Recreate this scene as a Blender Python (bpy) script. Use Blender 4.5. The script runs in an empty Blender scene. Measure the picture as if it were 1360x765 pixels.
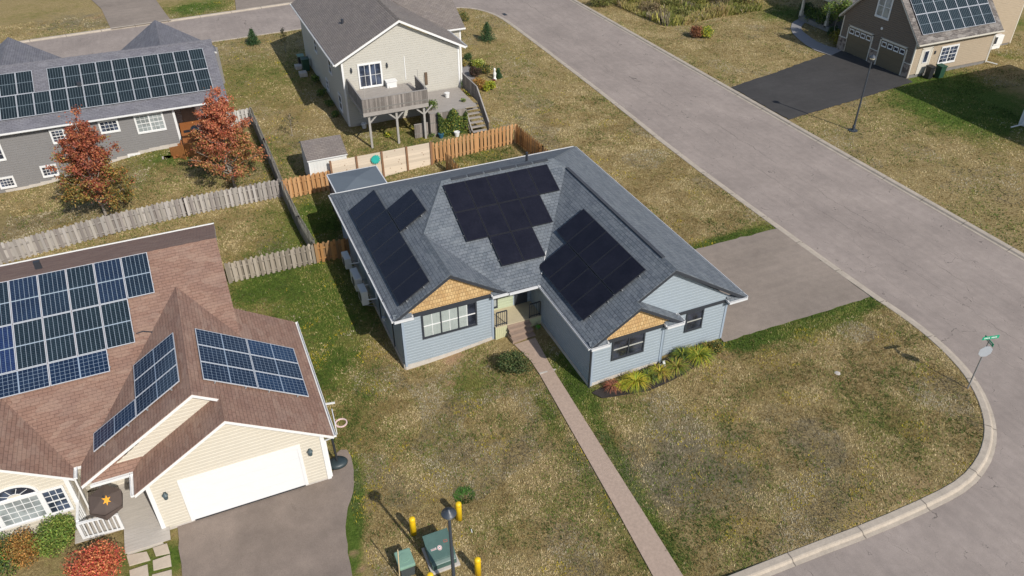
import bpy, math, random
import numpy as np
from mathutils import Vector, Matrix
random.seed(7); rng=np.random.default_rng(7)
sc=bpy.context.scene; col=sc.collection
# ------------------------------------------------------------------ camera model (pixels of a 1360x765 frame)
F=1039.506; PITCH=math.radians(35.697); YAW=math.radians(23.337); ROLL=math.radians(-0.217); CAM=np.array([0,0,23.5])
_fw=np.array([math.sin(YAW)*math.cos(PITCH),math.cos(YAW)*math.cos(PITCH),-math.sin(PITCH)])
_r0=np.array([math.cos(YAW),-math.sin(YAW),0.0]); _u0=np.cross(_r0,_fw)
_rt=_r0*math.cos(ROLL)+_u0*math.sin(ROLL); _up=-_r0*math.sin(ROLL)+_u0*math.cos(ROLL)
def ray(x,y): return _fw+_rt*(x-680)/F-_up*(y-382.5)/F
def onZ(x,y,z):
    d=ray(x,y); return CAM+d*((z-CAM[2])/d[2])
def sm(t):
    t=np.clip(t,0,1); return t*t*(3-2*t)
def TZ(x,y):
    return -0.78*sm((15-x)/9)*(1-sm((y-40)/11)) - 1.15*sm((-2.5-x)/9)*sm((y-44)/8)*(1-sm((y-60)/10))
def at(x,y,dz=0.0):
    z=0.0
    for _ in range(25):
        P=onZ(x,y,z+dz); z=float(TZ(P[0],P[1]))
    P[2]=z; return P
# ------------------------------------------------------------------ materials
MATS={}
def newmat(name):
    m=bpy.data.materials.new(name); m.use_nodes=True; nt=m.node_tree; b=nt.nodes['Principled BSDF']
    return m,nt,b
def N(nt,t,**kw):
    n=nt.nodes.new(t)
    for k,v in kw.items(): setattr(n,k,v)
    return n
def mix(nt,fac,a,b,blend='MIX'):
    n=nt.nodes.new('ShaderNodeMix'); n.data_type='RGBA'; n.blend_type=blend
    for s,v in ((0,fac),(6,a),(7,b)):
        if isinstance(v,(int,float)): n.inputs[s].default_value=v
        elif isinstance(v,tuple): n.inputs[s].default_value=(*v,1) if len(v)==3 else v
        else: nt.links.new(v,n.inputs[s])
    return n.outputs[2]
def math_(nt,op,a,b=None,c=None,clamp=False):
    n=nt.nodes.new('ShaderNodeMath'); n.operation=op; n.use_clamp=clamp
    for i,v in enumerate((a,b,c)):
        if v is None: continue
        if isinstance(v,(int,float)): n.inputs[i].default_value=v
        else: nt.links.new(v,n.inputs[i])
    return n.outputs[0]
def noise(nt,vec,scale,detail=4,rough=.6,dist=0):
    n=nt.nodes.new('ShaderNodeTexNoise'); n.inputs['Scale'].default_value=scale; n.inputs['Detail'].default_value=detail
    n.inputs['Roughness'].default_value=rough; n.inputs['Distortion'].default_value=dist
    nt.links.new(vec,n.inputs['Vector']); return n.outputs['Fac']
def ramp(nt,f,lo,hi):
    n=nt.nodes.new('ShaderNodeMapRange'); n.inputs[1].default_value=lo; n.inputs[2].default_value=hi
    nt.links.new(f,n.inputs[0]); return n.outputs[0]
def coord(nt,kind='Object',scale=None):
    tc=nt.nodes.new('ShaderNodeTexCoord'); o=tc.outputs[kind]
    if scale:
        mp=nt.nodes.new('ShaderNodeMapping'); mp.inputs['Scale'].default_value=scale; nt.links.new(o,mp.inputs[0]); o=mp.outputs[0]
    return o
def bump(nt,b,h,strength=.3,dist=.02):
    n=nt.nodes.new('ShaderNodeBump'); n.inputs['Strength'].default_value=strength; n.inputs['Distance'].default_value=dist
    nt.links.new(h,n.inputs['Height']); nt.links.new(n.outputs[0],b.inputs['Normal'])
def M(name,colr,rough=.8,var=.18,scale=2.5,metal=0,bmp=0,stretch=None):
    if name in MATS: return MATS[name]
    m,nt,b=newmat(name); v=coord(nt,'Object',stretch)
    f=noise(nt,v,scale,5,.65); f2=noise(nt,v,scale*9,3,.6)
    ff=math_(nt,'ADD',math_(nt,'MULTIPLY',f,.6),math_(nt,'MULTIPLY',f2,.4))
    lo=tuple(c*(1-var) for c in colr); hi=tuple(min(1,c*(1+var)) for c in colr)
    nt.links.new(mix(nt,ramp(nt,ff,.32,.68),lo,hi),b.inputs['Base Color'])
    b.inputs['Roughness'].default_value=rough; b.inputs['Metallic'].default_value=metal
    if bmp: bump(nt,b,f2,bmp,.02)
    MATS[name]=m; return m
def shingle(name,c1,c2,c3,blue=None,row=.14,wid=.30,rough=.9,mort=.012):
    m,nt,b=newmat(name); uv=coord(nt,'UV')
    br=N(nt,'ShaderNodeTexBrick'); br.offset=.5; br.offset_frequency=2
    nt.links.new(uv,br.inputs['Vector']); br.inputs['Scale'].default_value=1
    br.inputs['Brick Width'].default_value=wid; br.inputs['Row Height'].default_value=row
    br.inputs['Mortar Size'].default_value=mort; br.inputs['Mortar Smooth'].default_value=.3; br.inputs['Bias'].default_value=0
    br.inputs['Color1'].default_value=(*c1,1); br.inputs['Color2'].default_value=(*c2,1)
    br.inputs['Mortar'].default_value=tuple(x*.6 for x in c1)+(1,)
    n1=noise(nt,uv,1.1,4,.6); n2=noise(nt,uv,7,3,.7); n3=noise(nt,uv,70,2,.7)
    mo=N(nt,'ShaderNodeTexVoronoi'); mp=N(nt,'ShaderNodeMapping'); mp.inputs['Scale'].default_value=(1.9,4.2,1); nt.links.new(uv,mp.inputs[0]); nt.links.new(mp.outputs[0],mo.inputs['Vector']); mo.inputs['Scale'].default_value=1
    sp=N(nt,'ShaderNodeSeparateColor'); nt.links.new(mo.outputs['Color'],sp.inputs[0])
    cc=mix(nt,math_(nt,'MULTIPLY',math_(nt,'POWER',sp.outputs[0],2.0),.5),br.outputs['Color'],c3)
    cc=mix(nt,ramp(nt,n1,.35,.7),cc,mix(nt,1.0,cc,(.86,.86,.9),'MULTIPLY'))
    g=mix(nt,ramp(nt,n3,.3,.7),(.78,.78,.78),(1.2,1.2,1.2)); cc=mix(nt,1.0,cc,g,'MULTIPLY')
    g=mix(nt,ramp(nt,n2,.3,.7),(.9,.9,.9),(1.1,1.1,1.1)); cc=mix(nt,1.0,cc,g,'MULTIPLY')
    nt.links.new(cc,b.inputs['Base Color']); b.inputs['Roughness'].default_value=rough
    # lapped courses: saw-tooth height up the slope
    sx=N(nt,'ShaderNodeSeparateXYZ'); nt.links.new(uv,sx.inputs[0])
    saw=math_(nt,'FRACT',math_(nt,'DIVIDE',sx.outputs[1],row))
    h=math_(nt,'SUBTRACT',math_(nt,'MULTIPLY',n3,.35),math_(nt,'MULTIPLY',saw,.5))
    h=math_(nt,'SUBTRACT',h,math_(nt,'MULTIPLY',br.outputs['Fac'],.8))
    bump(nt,b,h,.6,.02)
    MATS[name]=m; return m
def vcol(name,rough=.7,transl=0.0,spec=.3):
    m,nt,b=newmat(name); a=N(nt,'ShaderNodeAttribute',attribute_name='Col')
    nt.links.new(a.outputs['Color'],b.inputs['Base Color']); b.inputs['Roughness'].default_value=rough
    b.inputs['Specular IOR Level'].default_value=spec
    if transl:
        t=N(nt,'ShaderNodeBsdfTranslucent'); nt.links.new(a.outputs['Color'],t.inputs[0]); ms=N(nt,'ShaderNodeMixShader'); ms.inputs[0].default_value=transl
        nt.links.new(b.outputs[0],ms.inputs[1]); nt.links.new(t.outputs[0],ms.inputs[2]); nt.links.new(ms.outputs[0],nt.nodes['Material Output'].inputs[0])
    MATS[name]=m; return m
def cells(name,nu,nv,base,line,lw=.07,midline=0,bars=False,rough=.12,tint=None):
    """photovoltaic glass: UV runs 0..1 over one panel"""
    m,nt,b=newmat(name); uv=coord(nt,'UV'); sx=N(nt,'ShaderNodeSeparateXYZ'); nt.links.new(uv,sx.inputs[0])
    def ln(o,n,w):
        f=math_(nt,'FRACT',math_(nt,'MULTIPLY',o,n)); d=math_(nt,'ABSOLUTE',math_(nt,'SUBTRACT',f,.5))
        return math_(nt,'GREATER_THAN',d,.5-w/2)
    lu=ln(sx.outputs[0],nu,lw); lv=ln(sx.outputs[1],nv,lw)
    l=math_(nt,'MULTIPLY',lv,.3) if bars else lv
    l=math_(nt,'MAXIMUM',lu,l)
    if midline:
        md=math_(nt,'LESS_THAN',math_(nt,'ABSOLUTE',math_(nt,'SUBTRACT',sx.outputs[1],.5)),.012); l=math_(nt,'MAXIMUM',l,md)
    oi=N(nt,'ShaderNodeObjectInfo'); v=coord(nt,'Object'); n1=noise(nt,v,1.3,3,.6); n2=noise(nt,v,14,2,.6)
    bb=mix(nt,math_(nt,'POWER',oi.outputs['Random'],3.0),base,tint or tuple(x*1.25 for x in base))
    bb=mix(nt,ramp(nt,n1,.35,.7),bb,mix(nt,1.0,bb,(1.5,1.45,1.35),'MULTIPLY'))
    bb=mix(nt,ramp(nt,n2,.4,.65),bb,mix(nt,1.0,bb,(1.35,1.35,1.35),'MULTIPLY'))
    nt.links.new(mix(nt,math_(nt,'MULTIPLY',l,1.0),bb,line),b.inputs['Base Color'])
    b.inputs['Roughness'].default_value=rough; b.inputs['Specular IOR Level'].default_value=.22
    MATS[name]=m; return m
# ------------------------------------------------------------------ objects
def link(name,me,parent=None,mat=None):
    o=bpy.data.objects.new(name,me); col.objects.link(o)
    if parent is not None: o.parent=parent
    if mat is not None:
        for m in (mat if isinstance(mat,(list,tuple)) else [mat]): me.materials.append(m)
    return o
def tag(o,label=None,cat=None,group=None,kind=None):
    if label: o['label']=label
    if cat: o['category']=cat
    if group: o['group']=group
    if kind: o['kind']=kind
    return o
def empty(name,loc,label=None,cat=None,group=None):
    o=bpy.data.objects.new(name,None); col.objects.link(o); o.location=loc; o.empty_display_size=.3
    return tag(o,label,cat,group)
def origin(p):
    v=Vector((0,0,0))
    while p is not None: v=v+Vector(p.location); p=p.parent
    return v
class MB:
    def __init__(s): s.v=[];s.f=[];s.uv=[];s.c=[];s.mi=[]
    def face(s,pts,uv=None,c=None,mi=0):
        i=len(s.v); s.v+= [tuple(float(a) for a in p) for p in pts]; s.f.append(tuple(range(i,i+len(pts))))
        s.uv.append(uv or [(0,0)]*len(pts)); s.c.append(c or (1,1,1)); s.mi.append(mi); return s
    def obox(s,o,u,v,w,c=None,mi=0):
        """box from corner o with edge vectors u,v,w"""
        o,u,v,w=[np.array(a,float) for a in (o,u,v,w)]
        if np.dot(np.cross(u,v),w)<0: u,v=v,u
        P=[o,o+u,o+u+v,o+v,o+w,o+u+w,o+u+v+w,o+v+w]
        for q in ((3,2,1,0),(4,5,6,7),(0,1,5,4),(1,2,6,5),(2,3,7,6),(3,0,4,7)): s.face([P[k] for k in q],c=c,mi=mi)
        return s
    def box(s,a,b,c=None,mi=0):
        a=np.minimum(a,b)*1.0; b2=np.maximum(a,b); return s.obox(a,(b2[0]-a[0],0,0),(0,b2[1]-a[1],0),(0,0,b2[2]-a[2]),c,mi)
    def bar(s,p,q,w=.05,h=None,up=(0,0,1),c=None,mi=0):
        h=h or w; p,q,up=[np.array(a,float) for a in (p,q,up)]; d=q-p; L=np.linalg.norm(d)
        if L<1e-6: return s
        d/=L
        if abs(d@up)>.98: up=np.array([1.0,0,0])
        a=np.cross(d,up); a/=np.linalg.norm(a); b=np.cross(a,d)
        return s.obox(p-a*w/2-b*h/2,d*L,a*w,b*h,c,mi)
    def tube(s,p,q,r,r2=None,n=10,c=None,cap=True,mi=0):
        r2=r if r2 is None else r2; p=np.array(p,float);q=np.array(q,float); d=q-p; d/=max(1e-9,np.linalg.norm(d))
        up=np.array([0,0,1.0]) if abs(d[2])<.9 else np.array([1.0,0,0]); a=np.cross(d,up);a/=np.linalg.norm(a);b=np.cross(d,a)
        A=[p+(a*math.cos(t)+b*math.sin(t))*r for t in np.linspace(0,2*math.pi,n,endpoint=False)]
        B=[q+(a*math.cos(t)+b*math.sin(t))*r2 for t in np.linspace(0,2*math.pi,n,endpoint=False)]
        for i in range(n): j=(i+1)%n; s.face([A[i],A[j],B[j],B[i]],c=c,mi=mi)
        if cap:
            s.face(B,c=c,mi=mi); s.face(A[::-1],c=c,mi=mi)
        return s
    def lathe(s,o,prof,n=16,c=None,mi=0,sx=1,sy=1):
        o=np.array(o,float); R=[[o+np.array([r*sx*math.cos(t),r*sy*math.sin(t),z]) for t in np.linspace(0,2*math.pi,n,endpoint=False)] for r,z in prof]
        for A,B in zip(R,R[1:]):
            for i in range(n): j=(i+1)%n; s.face([A[i],A[j],B[j],B[i]],c=c,mi=mi)
        if prof[-1][0]>1e-4: s.face(R[-1],c=c,mi=mi)
        if prof[0][0]>1e-4: s.face(R[0][::-1],c=c,mi=mi)
        return s
    def prism(s,poly,z0,z1,c=None,mi=0):
        """horizontal polygon, CCW"""
        A=[(x,y,z0) for x,y in poly];B=[(x,y,z1) for x,y in poly]
        s.face(B,c=c,mi=mi); s.face(A[::-1],c=c,mi=mi); n=len(poly)
        for i in range(n): j=(i+1)%n; s.face([A[i],A[j],B[j],B[i]],c=c,mi=mi)
        return s
    def build(s,name,mat=None,parent=None,smooth=False,bevel=0,**kw):
        og=np.array(origin(parent)); me=bpy.data.meshes.new(name)
        me.from_pydata([tuple(np.array(v)-og) for v in s.v],[],s.f)
        uvl=me.uv_layers.new(name='UVMap'); uvl.data.foreach_set('uv',np.array([x for f in s.uv for x in f],float).ravel())
        ca=me.color_attributes.new('Col','FLOAT_COLOR','CORNER')
        arr=np.array([ (*c,1) for f,c in zip(s.f,s.c) for _ in f],float).ravel(); ca.data.foreach_set('color',arr)
        me.polygons.foreach_set('material_index',np.array(s.mi,dtype=np.int32))
        if smooth: me.polygons.foreach_set('use_smooth',[True]*len(s.f))
        me.update(); o=link(name,me,parent,mat)
        if bevel or smooth:
            import bmesh
            bm=bmesh.new(); bm.from_mesh(me); bmesh.ops.remove_doubles(bm,verts=bm.verts,dist=1e-4)
            if bevel: bmesh.ops.bevel(bm,geom=bm.edges[:]+bm.verts[:],offset=bevel,segments=2,affect='EDGES',profile=.6)
            bm.to_mesh(me); bm.free()
        tag(o,**kw); return o
def npmesh(name,V,Fq,C,mat,parent=None,k=None):
    """fast mesh: V (n,3), Fq (m,k) faces, C (m,3) colour per face"""
    V=np.asarray(V,np.float32)-np.array(origin(parent),np.float32); Fq=np.asarray(Fq,np.int32); m,k=Fq.shape
    me=bpy.data.meshes.new(name); me.vertices.add(len(V)); me.vertices.foreach_set('co',V.ravel())
    me.loops.add(m*k); me.loops.foreach_set('vertex_index',Fq.ravel()); me.polygons.add(m)
    me.polygons.foreach_set('loop_start',np.arange(0,m*k,k,dtype=np.int32)); me.polygons.foreach_set('loop_total',np.full(m,k,np.int32))
    me.update(calc_edges=True); ca=me.color_attributes.new('Col','FLOAT_COLOR','CORNER')
    cc=np.ones((m,k,4),np.float32); cc[:,:,:3]=np.asarray(C)[:,None,:]; ca.data.foreach_set('color',cc.ravel())
    return link(name,me,parent,mat)
def plane_uv(P):
    """uv in metres for a roof polygon: u along the eave, v up the slope"""
    P=[np.array(p,float) for p in P]; n=np.zeros(3)
    for i in range(len(P)):
        a,b=P[i],P[(i+1)%len(P)]; n+=np.cross(a,b)
    n/=np.linalg.norm(n)
    if n[2]<0: n=-n
    u=np.cross((0,0,1.0),n); L=np.linalg.norm(u); u=np.array([1.0,0,0]) if L<1e-5 else u/L; v=np.cross(n,u)
    return [(float(p@u),float(p@v)) for p in P],n
def slab(mb,P,t0,t1,cull=False):
    """roof polygon (any order), shifted down by t0..t1"""
    uv,n=plane_uv(P); Q=[np.array(p,float) for p in P]
    a=np.zeros(3)
    for i in range(len(Q)): a+=np.cross(Q[i],Q[(i+1)%len(Q)])
    if a[2]<0: Q=Q[::-1]; uv=uv[::-1]
    T=[q-np.array([0,0,t0]) for q in Q]; B=[q-np.array([0,0,t1]) for q in Q]
    mb.face(T,uv=uv); mb.face(B[::-1],uv=uv[::-1]); k=len(Q)
    for i in range(k):
        j=(i+1)%k; mb.face([B[i],B[j],T[j],T[i]],uv=[uv[i],uv[j],uv[j],uv[i]])
def roof(parent,polys,mat,trim,t=.2,ridges=(),capmat=None,capw=.26):
    r=MB(); s=MB()
    for P in polys: slab(r,P,0,.035); slab(s,P,.036,t)
    ro=r.build('roof',mat,parent); s.build('fascia',trim,parent)
    if ridges:
        c=MB()
        for p,q in ridges: 
            p=np.array(p,float);q=np.array(q,float); L=np.linalg.norm(q-p); n=max(1,int(L/.32)); d=(q-p)/n; k=.05
            for i in range(n):
                a=p+d*i; b=a+d*1.02; w=np.cross(d/np.linalg.norm(d),(0,0,1)); w=w/np.linalg.norm(w)*capw/2
                z0=np.array([0,0,.025+.012*(i%2)]); dr=np.array([0,0,.09])
                c.face([a+z0,b+z0,b+w+z0-dr,a+w+z0-dr],uv=[(0,0),(1,0),(1,.3),(0,.3)]); c.face([b+z0,a+z0,a-w+z0-dr,b-w+z0-dr],uv=[(0,0),(1,0),(1,.3),(0,.3)])
        c.build('ridge_cap',capmat or mat,ro)
    return ro
def siding(mb,p0,p1,zb,zt,peak=None,exp=.16,out=.04,zb1=None):
    """lapped boards on a wall from p0 to p1 (seen from outside left to right); peak=(u,z) for a gable"""
    p0=np.array(p0,float);p1=np.array(p1,float); L=np.linalg.norm(p1-p0); u=(p1-p0)/L; n=np.array([u[1],-u[0]])
    top=peak[1] if peak else zt; z=zb
    def rng_(z):
        if not peak or z<=zt: return 0,L
        t=(z-zt)/(peak[1]-zt); return peak[0]*t, L-(L-peak[0])*t
    def P(s,z,o): q=p0+u*s+n*o; return (q[0],q[1],z)
    while z<top-1e-4:
        z1=min(z+exp,top); a0,b0=rng_(z); a1,b1=rng_(z1)
        if b0-a0>.02:
            zn=z+(z1-z)*.80; an,bn=rng_(zn)
            mb.face([P(a0,z,out),P(b0,z,out),P(bn,zn,out*.92),P(an,zn,out*.92)]); mb.face([P(an,zn,out*.92),P(bn,zn,out*.92),P(b1,z1,0.0),P(a1,z1,0.0)]); mb.face([P(a0,z,-.01),P(b0,z,-.01),P(b0,z,out),P(a0,z,out)])
        if peak and z<zt<z1: pass
        z=z1
def U3(u): return np.array([u[0],u[1],0.0])
def window(parent,P,u,w,h,frame,glass,nx=2,grid=(2,2),fw=.09,rail=True,proj=.05,name='window',curt=None,muntw=.022,sash=None,label=None):
    """P bottom left corner of the outer frame on the wall; u horizontal unit vector (left to right seen from outside)"""
    P=np.array(P,float); u=U3(u); n=np.array([u[1],-u[0],0.0]); z=np.array([0,0,1.0]); P=P+n*.046
    f=MB(); sash=sash or frame
    f.obox(P,u*w,z*fw,n*(proj+.015)); f.obox(P+z*(h-fw),u*w,z*fw,n*proj); f.obox(P+z*fw,u*fw,z*(h-2*fw),n*proj); f.obox(P+u*(w-fw)+z*fw,u*fw,z*(h-2*fw),n*proj)
    iw=(w-2*fw); sw=iw/nx; s=MB(); g=MB()
    for i in range(nx):
        a=P+u*(fw+i*sw)+z*fw
        if i>0: f.obox(a-u*fw*.4,u*fw*.8,z*(h-2*fw),n*proj*.95)
        ih=h-2*fw
        if rail: s.obox(a+z*(ih/2-.022)+u*.01,u*(sw-.02),z*.044,n*(proj*.75))
        gx,gy=grid
        for k in range(1,gx): s.obox(a+u*(sw*k/gx-muntw/2),u*muntw,z*ih,n*(proj*.5))
        for k in range(1,gy):
            if rail and abs(k/gy-.5)<.01: continue
            s.obox(a+z*(ih*k/gy-muntw/2)+u*.004,u*(sw-.008),z*muntw,n*(proj*.48))
        f.obox(a,u*sw,z*.03,n*(proj*.7)); f.obox(a+z*(ih-.03),u*sw,z*.03,n*(proj*.7))
        q=a+n*.012; g.face([q,q+u*sw,q+u*sw+z*ih,q+z*ih],uv=[(0,0),(sw,0),(sw,ih),(0,ih)])
    o=f.build(name,frame,parent,label=label); g.build('pane',glass,o); s.build('sash',sash,o)
    if curt:
        c=MB()
        for (a,b,z0,z1) in curt:
            q=P+n*.015+u*(w*a)+z*(fw+(h-2*fw)*z0); W=u*(w*(b-a)); H=z*((h-2*fw)*(z1-z0)); k=max(3,int(w*(b-a)/.07))
            for i in range(k):
                d0=n*(.004 if i%2 else .0); d1=n*(.0 if i%2 else .004); c.face([q+W*i/k+d0,q+W*(i+1)/k+d1,q+W*(i+1)/k+d1+H,q+W*i/k+d0+H])
        c.build('curtain',M('curtain',(.62,.63,.58),.9,.1),o)
    return o
def panels(parent,O,u,v,grid,pw,ph,glass,frame,gap=.02,lift=.09,land=False,railm=None,thick=.035):
    """O lower-left corner on the roof plane, u along eave, v up slope (unit 3-vectors); grid list of (i,j) offsets in panel units, each panel pw x ph"""
    O,u,v=[np.array(a,float) for a in (O,u,v)]; n=np.cross(u,v); n/=np.linalg.norm(n)
    if n[2]<0: n=-n
    rails=MB()
    for (i,j) in grid:
        a=O+u*(i*pw+gap/2)+v*(j*ph+gap/2)+n*lift; w=pw-gap; h=ph-gap; fw=.028
        g=MB(); q=a+u*fw*.6+v*fw*.6+n*(thick-.004); W=u*(w-fw*1.2); H=v*(h-fw*1.2)
        uv=[(0,0),(1,0),(1,1),(0,1)]
        if land: uv=[(0,1),(0,0),(1,0),(1,1)]
        g.face([q,q+W,q+W+H,q+H],uv=uv); g.face([q-n*.02+H,q-n*.02+W+H,q-n*.02+W,q-n*.02],uv=uv)
        o=g.build('solar_panel',glass,parent)
        f=MB(); f.obox(a,u*w,v*fw,n*thick); f.obox(a+v*(h-fw),u*w,v*fw,n*thick); f.obox(a+v*fw,u*fw,v*(h-2*fw),n*thick); f.obox(a+u*(w-fw)+v*fw,u*fw,v*(h-2*fw),n*thick)
        f.build('frame',frame,o)
        for t in (.22,.78): rails.obox(O+u*(i*pw-.02)+v*((j+t)*ph-.02)+n*.012,u*(pw+.04),v*.04,n*(lift-.014))
    rails.build('mounting_rail',railm or MATS['rail'],parent)
def gutter(mb,p,q,w=.11,h=.1,out=None):
    """open gutter box along an eave edge p->q, hanging outside by direction out"""
    p=np.array(p,float);q=np.array(q,float); d=q-p; o=np.array(out,float); o=o/np.linalg.norm(o); z=np.array([0,0,1.0])
    mb.obox(p+o*.005-z*h,d,o*w,z*.012); mb.obox(p+o*(w-.012)-z*(h-.012),d,o*.022,z*h); mb.obox(p+o*.005-z*(h-.012),d,o*.01,z*(h-.03))
    for e in (p,q-d/np.linalg.norm(d)*.012): mb.obox(e+o*.015-z*(h-.012),d/np.linalg.norm(d)*.012,o*(w-.03),z*(h-.02))
# ------------------------------------------------------------------ shared materials
blue_sh=shingle('blue_grey_shingles',(.115,.135,.155),(.165,.185,.205),(.21,.23,.245),row=.17,wid=.22,mort=.014)
brown_sh=shingle('red_brown_shingles',(.255,.147,.105),(.285,.17,.124),(.37,.255,.19),mort=.009)
grey_sh=shingle('slate_violet_shingles',(.155,.152,.168),(.19,.187,.204),(.235,.23,.25))
tan_sh=shingle('brown_grey_shingles',(.21,.178,.155),(.25,.215,.19),(.17,.148,.13))
mottle_sh=shingle('mottled_brown_shingles',(.10,.088,.08),(.2,.175,.155),(.42,.39,.35))
blue_sd=M('blue_siding',(.285,.335,.375),.55,.05); cream_sd=M('cream_siding',(.575,.53,.44),.6,.03); grey_sd=M('taupe_grey_siding',(.215,.208,.205),.6,.05)
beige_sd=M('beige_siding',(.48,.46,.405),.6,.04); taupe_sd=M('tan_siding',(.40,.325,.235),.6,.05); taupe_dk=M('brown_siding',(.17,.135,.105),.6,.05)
white=M('white_trim',(.74,.74,.73),.45,.03); dark=M('charcoal_trim',(.035,.04,.05),.5,.1); cream_tr=M('cream_trim',(.62,.58,.5),.6,.04)
conc=M('concrete',(.50,.46,.41),.9,.15,4,bmp=.2); kerbm=M('kerb_concrete',(.42,.36,.29),.9,.2,1.5,bmp=.3)
white_dr=M('white_door',(.74,.74,.735),.4,.02); MATS['rail']=M('rail_metal',(.25,.26,.27),.4,.1)
alu=M('silver_frame',(.62,.64,.67),.35,.05,metal=0.3); black_fr=M('black_frame',(.02,.02,.024),.4,.1)
pv_black=cells('black_panel',6,10,(.0095,.010,.0165),(.013,.0135,.019),lw=.05)
pv_half=cells('half_cut_panel',6,24,(.009,.017,.024),(.30,.36,.42),lw=.07,midline=1,bars=True,tint=(.010,.022,.075))
pv_sixty=cells('square_cell_panel',6,12,(.009,.017,.036),(.26,.32,.4),lw=.06,midline=1,tint=(.009,.024,.060))
pv_far=cells('striped_panel',6,22,(.008,.014,.018),(.15,.185,.21),lw=.11,midline=1,bars=True)
def bars_only():
    m=MATS['striped_panel']; return m
glass=None
def glassmat(name,c,rough=.06,var=.5):
    m,nt,b=newmat(name); v=coord(nt,'Object'); f=noise(nt,v,1.7,2,.5)
    nt.links.new(mix(nt,ramp(nt,f,.4,.6),tuple(x*(1-var) for x in c),tuple(x*(1+var) for x in c)),b.inputs['Base Color'])
    b.inputs['Roughness'].default_value=rough; b.inputs['Specular IOR Level'].default_value=.8; MATS[name]=m; return m
gl_dark=glassmat('dark_window_glass',(.03,.035,.05)); gl_blue=glassmat('blue_window_glass',(.05,.065,.10)); gl_pale=glassmat('curtained_glass',(.28,.31,.31),.08,.25)
def woodm(name,c,var=.25,rough=.8,dirscale=(8,8,1)): return M(name,c,rough,var,1.6,stretch=dirscale,bmp=.2)
weath=vcol('weathered_boards',.9); fresh=vcol('cedar_boards',.8); leaf=vcol('leaves',.65,.25); bladem=vcol('grass_blades',.8,.2,.15); petal=vcol('plants',.6,.25)
bark=M('bark',(.30,.26,.22),.9,.25,8,bmp=.4); deck_grey=M('weathered_deck',(.33,.30,.27),.9,.2,2,stretch=(1,8,1)); deck_red=M('stained_deck',(.33,.12,.035),.7,.2,2,stretch=(8,1,1))
steel=M('dark_lamp_paint',(.045,.055,.07),.4,.1); yellow=M('yellow_paint',(.80,.52,.01),.45,.08,3); greenbox=M('utility_green',(.055,.11,.095),.45,.2,3); palegreen=M('faded_green_plastic',(.20,.33,.25),.6,.1,3)
galv=M('galvanised_steel',(.35,.36,.37),.45,.1,metal=.5); plastic_wh=M('white_plastic',(.75,.75,.73),.4,.03); black_pl=M('black_plastic',(.02,.022,.025),.5,.1)
green_bin=M('green_bin_plastic',(.025,.075,.045),.5,.15)
# ------------------------------------------------------------------ world, sun, camera
AZ,EL=math.radians(165.3),math.radians(38.7)
w=bpy.data.worlds.new('World'); sc.world=w; w.use_nodes=True; nt=w.node_tree; bg=nt.nodes['Background']
sky=nt.nodes.new('ShaderNodeTexSky'); sky.sky_type='NISHITA'; sky.sun_disc=False; sky.sun_elevation=EL; sky.sun_rotation=AZ; sky.air_density=1.0; sky.dust_density=1.0
nt.links.new(sky.outputs[0],bg.inputs[0]); bg.inputs[1].default_value=.115
sl=bpy.data.lights.new('sun','SUN'); sl.energy=4.1; sl.angle=math.radians(.55); sl.color=(1,.945,.865); so=bpy.data.objects.new('sun',sl); col.objects.link(so)
sv=Vector((math.sin(AZ)*math.cos(EL),math.cos(AZ)*math.cos(EL),math.sin(EL))); so.rotation_euler=sv.to_track_quat('Z','Y').to_euler(); so.location=sv*80
cd=bpy.data.cameras.new('camera'); cam=bpy.data.objects.new('camera',cd); col.objects.link(cam); sc.camera=cam
cd.sensor_width=36; cd.lens=36*F/1360; cd.clip_end=3000; cd.clip_start=.5
Mx=Matrix(((_rt[0],_up[0],-_fw[0],CAM[0]),(_rt[1],_up[1],-_fw[1],CAM[1]),(_rt[2],_up[2],-_fw[2],CAM[2]),(0,0,0,1))); cam.matrix_world=Mx
vs=sc.view_settings; sc.display_settings.display_device='sRGB'; vs.view_transform='Standard'; vs.look='None'; vs.exposure=.04; vs.gamma=1
# ------------------------------------------------------------------ road plan
def arc(cx,cy,r,a0,a1,n): return [(cx+r*math.cos(math.radians(t)),cy+r*math.sin(math.radians(t))) for t in np.linspace(a0,a1,n)]
K1=[(-70,11.6),(0,11.5),(10,11.4),(16,11.25),(19,11.12),(22.2,11.15)]+[(23.8,11.3),(25.2,11.75),(26.3,12.35),(27.2,13.05),(28.0,13.95),(28.65,14.95),(29.15,16.0),(29.5,17.3),(29.72,18.8),(29.75,20.4)]+[(29.6,22.5),(29.53,29.4),(29.55,40),(30.0,49),(30.3,60),(30.42,66),(30.5,70)]+[(30.45,72.6),(30.1,74.6),(29.4,76.2),(28.4,77.3),(27.2,77.85)]+[(18,77.55),(11.8,77.35),(3.3,76.85),(-70,72.5)]
K2=[(39.47,-60),(39.46,20),(39.45,45),(39.48,75),(39.5,260)]
K3=[(29.6,260),(29.6,97),(29.0,93),(26.5,89.6),(22,87.6),(12.7,86.1),(-12.6,83.8),(-70,78.6)]
R1=np.array(K1+[(-70,72.5)]); ROADS=[(-70,11.6)]+K1[1:]
poly_road=[(-70,-60),(39.47,-60)]+K2[1:]+K3+K1[::-1]
def inside(px,py,poly):
    c=np.zeros(px.shape,bool); n=len(poly)
    for i in range(n):
        x0,y0=poly[i]; x1,y1=poly[(i+1)%n]
        if y0==y1: continue
        t=((y0>py)!=(y1>py)); xx=(x1-x0)*(py-y0)/(y1-y0)+x0; c^=t&(px<xx)
    return c
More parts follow.
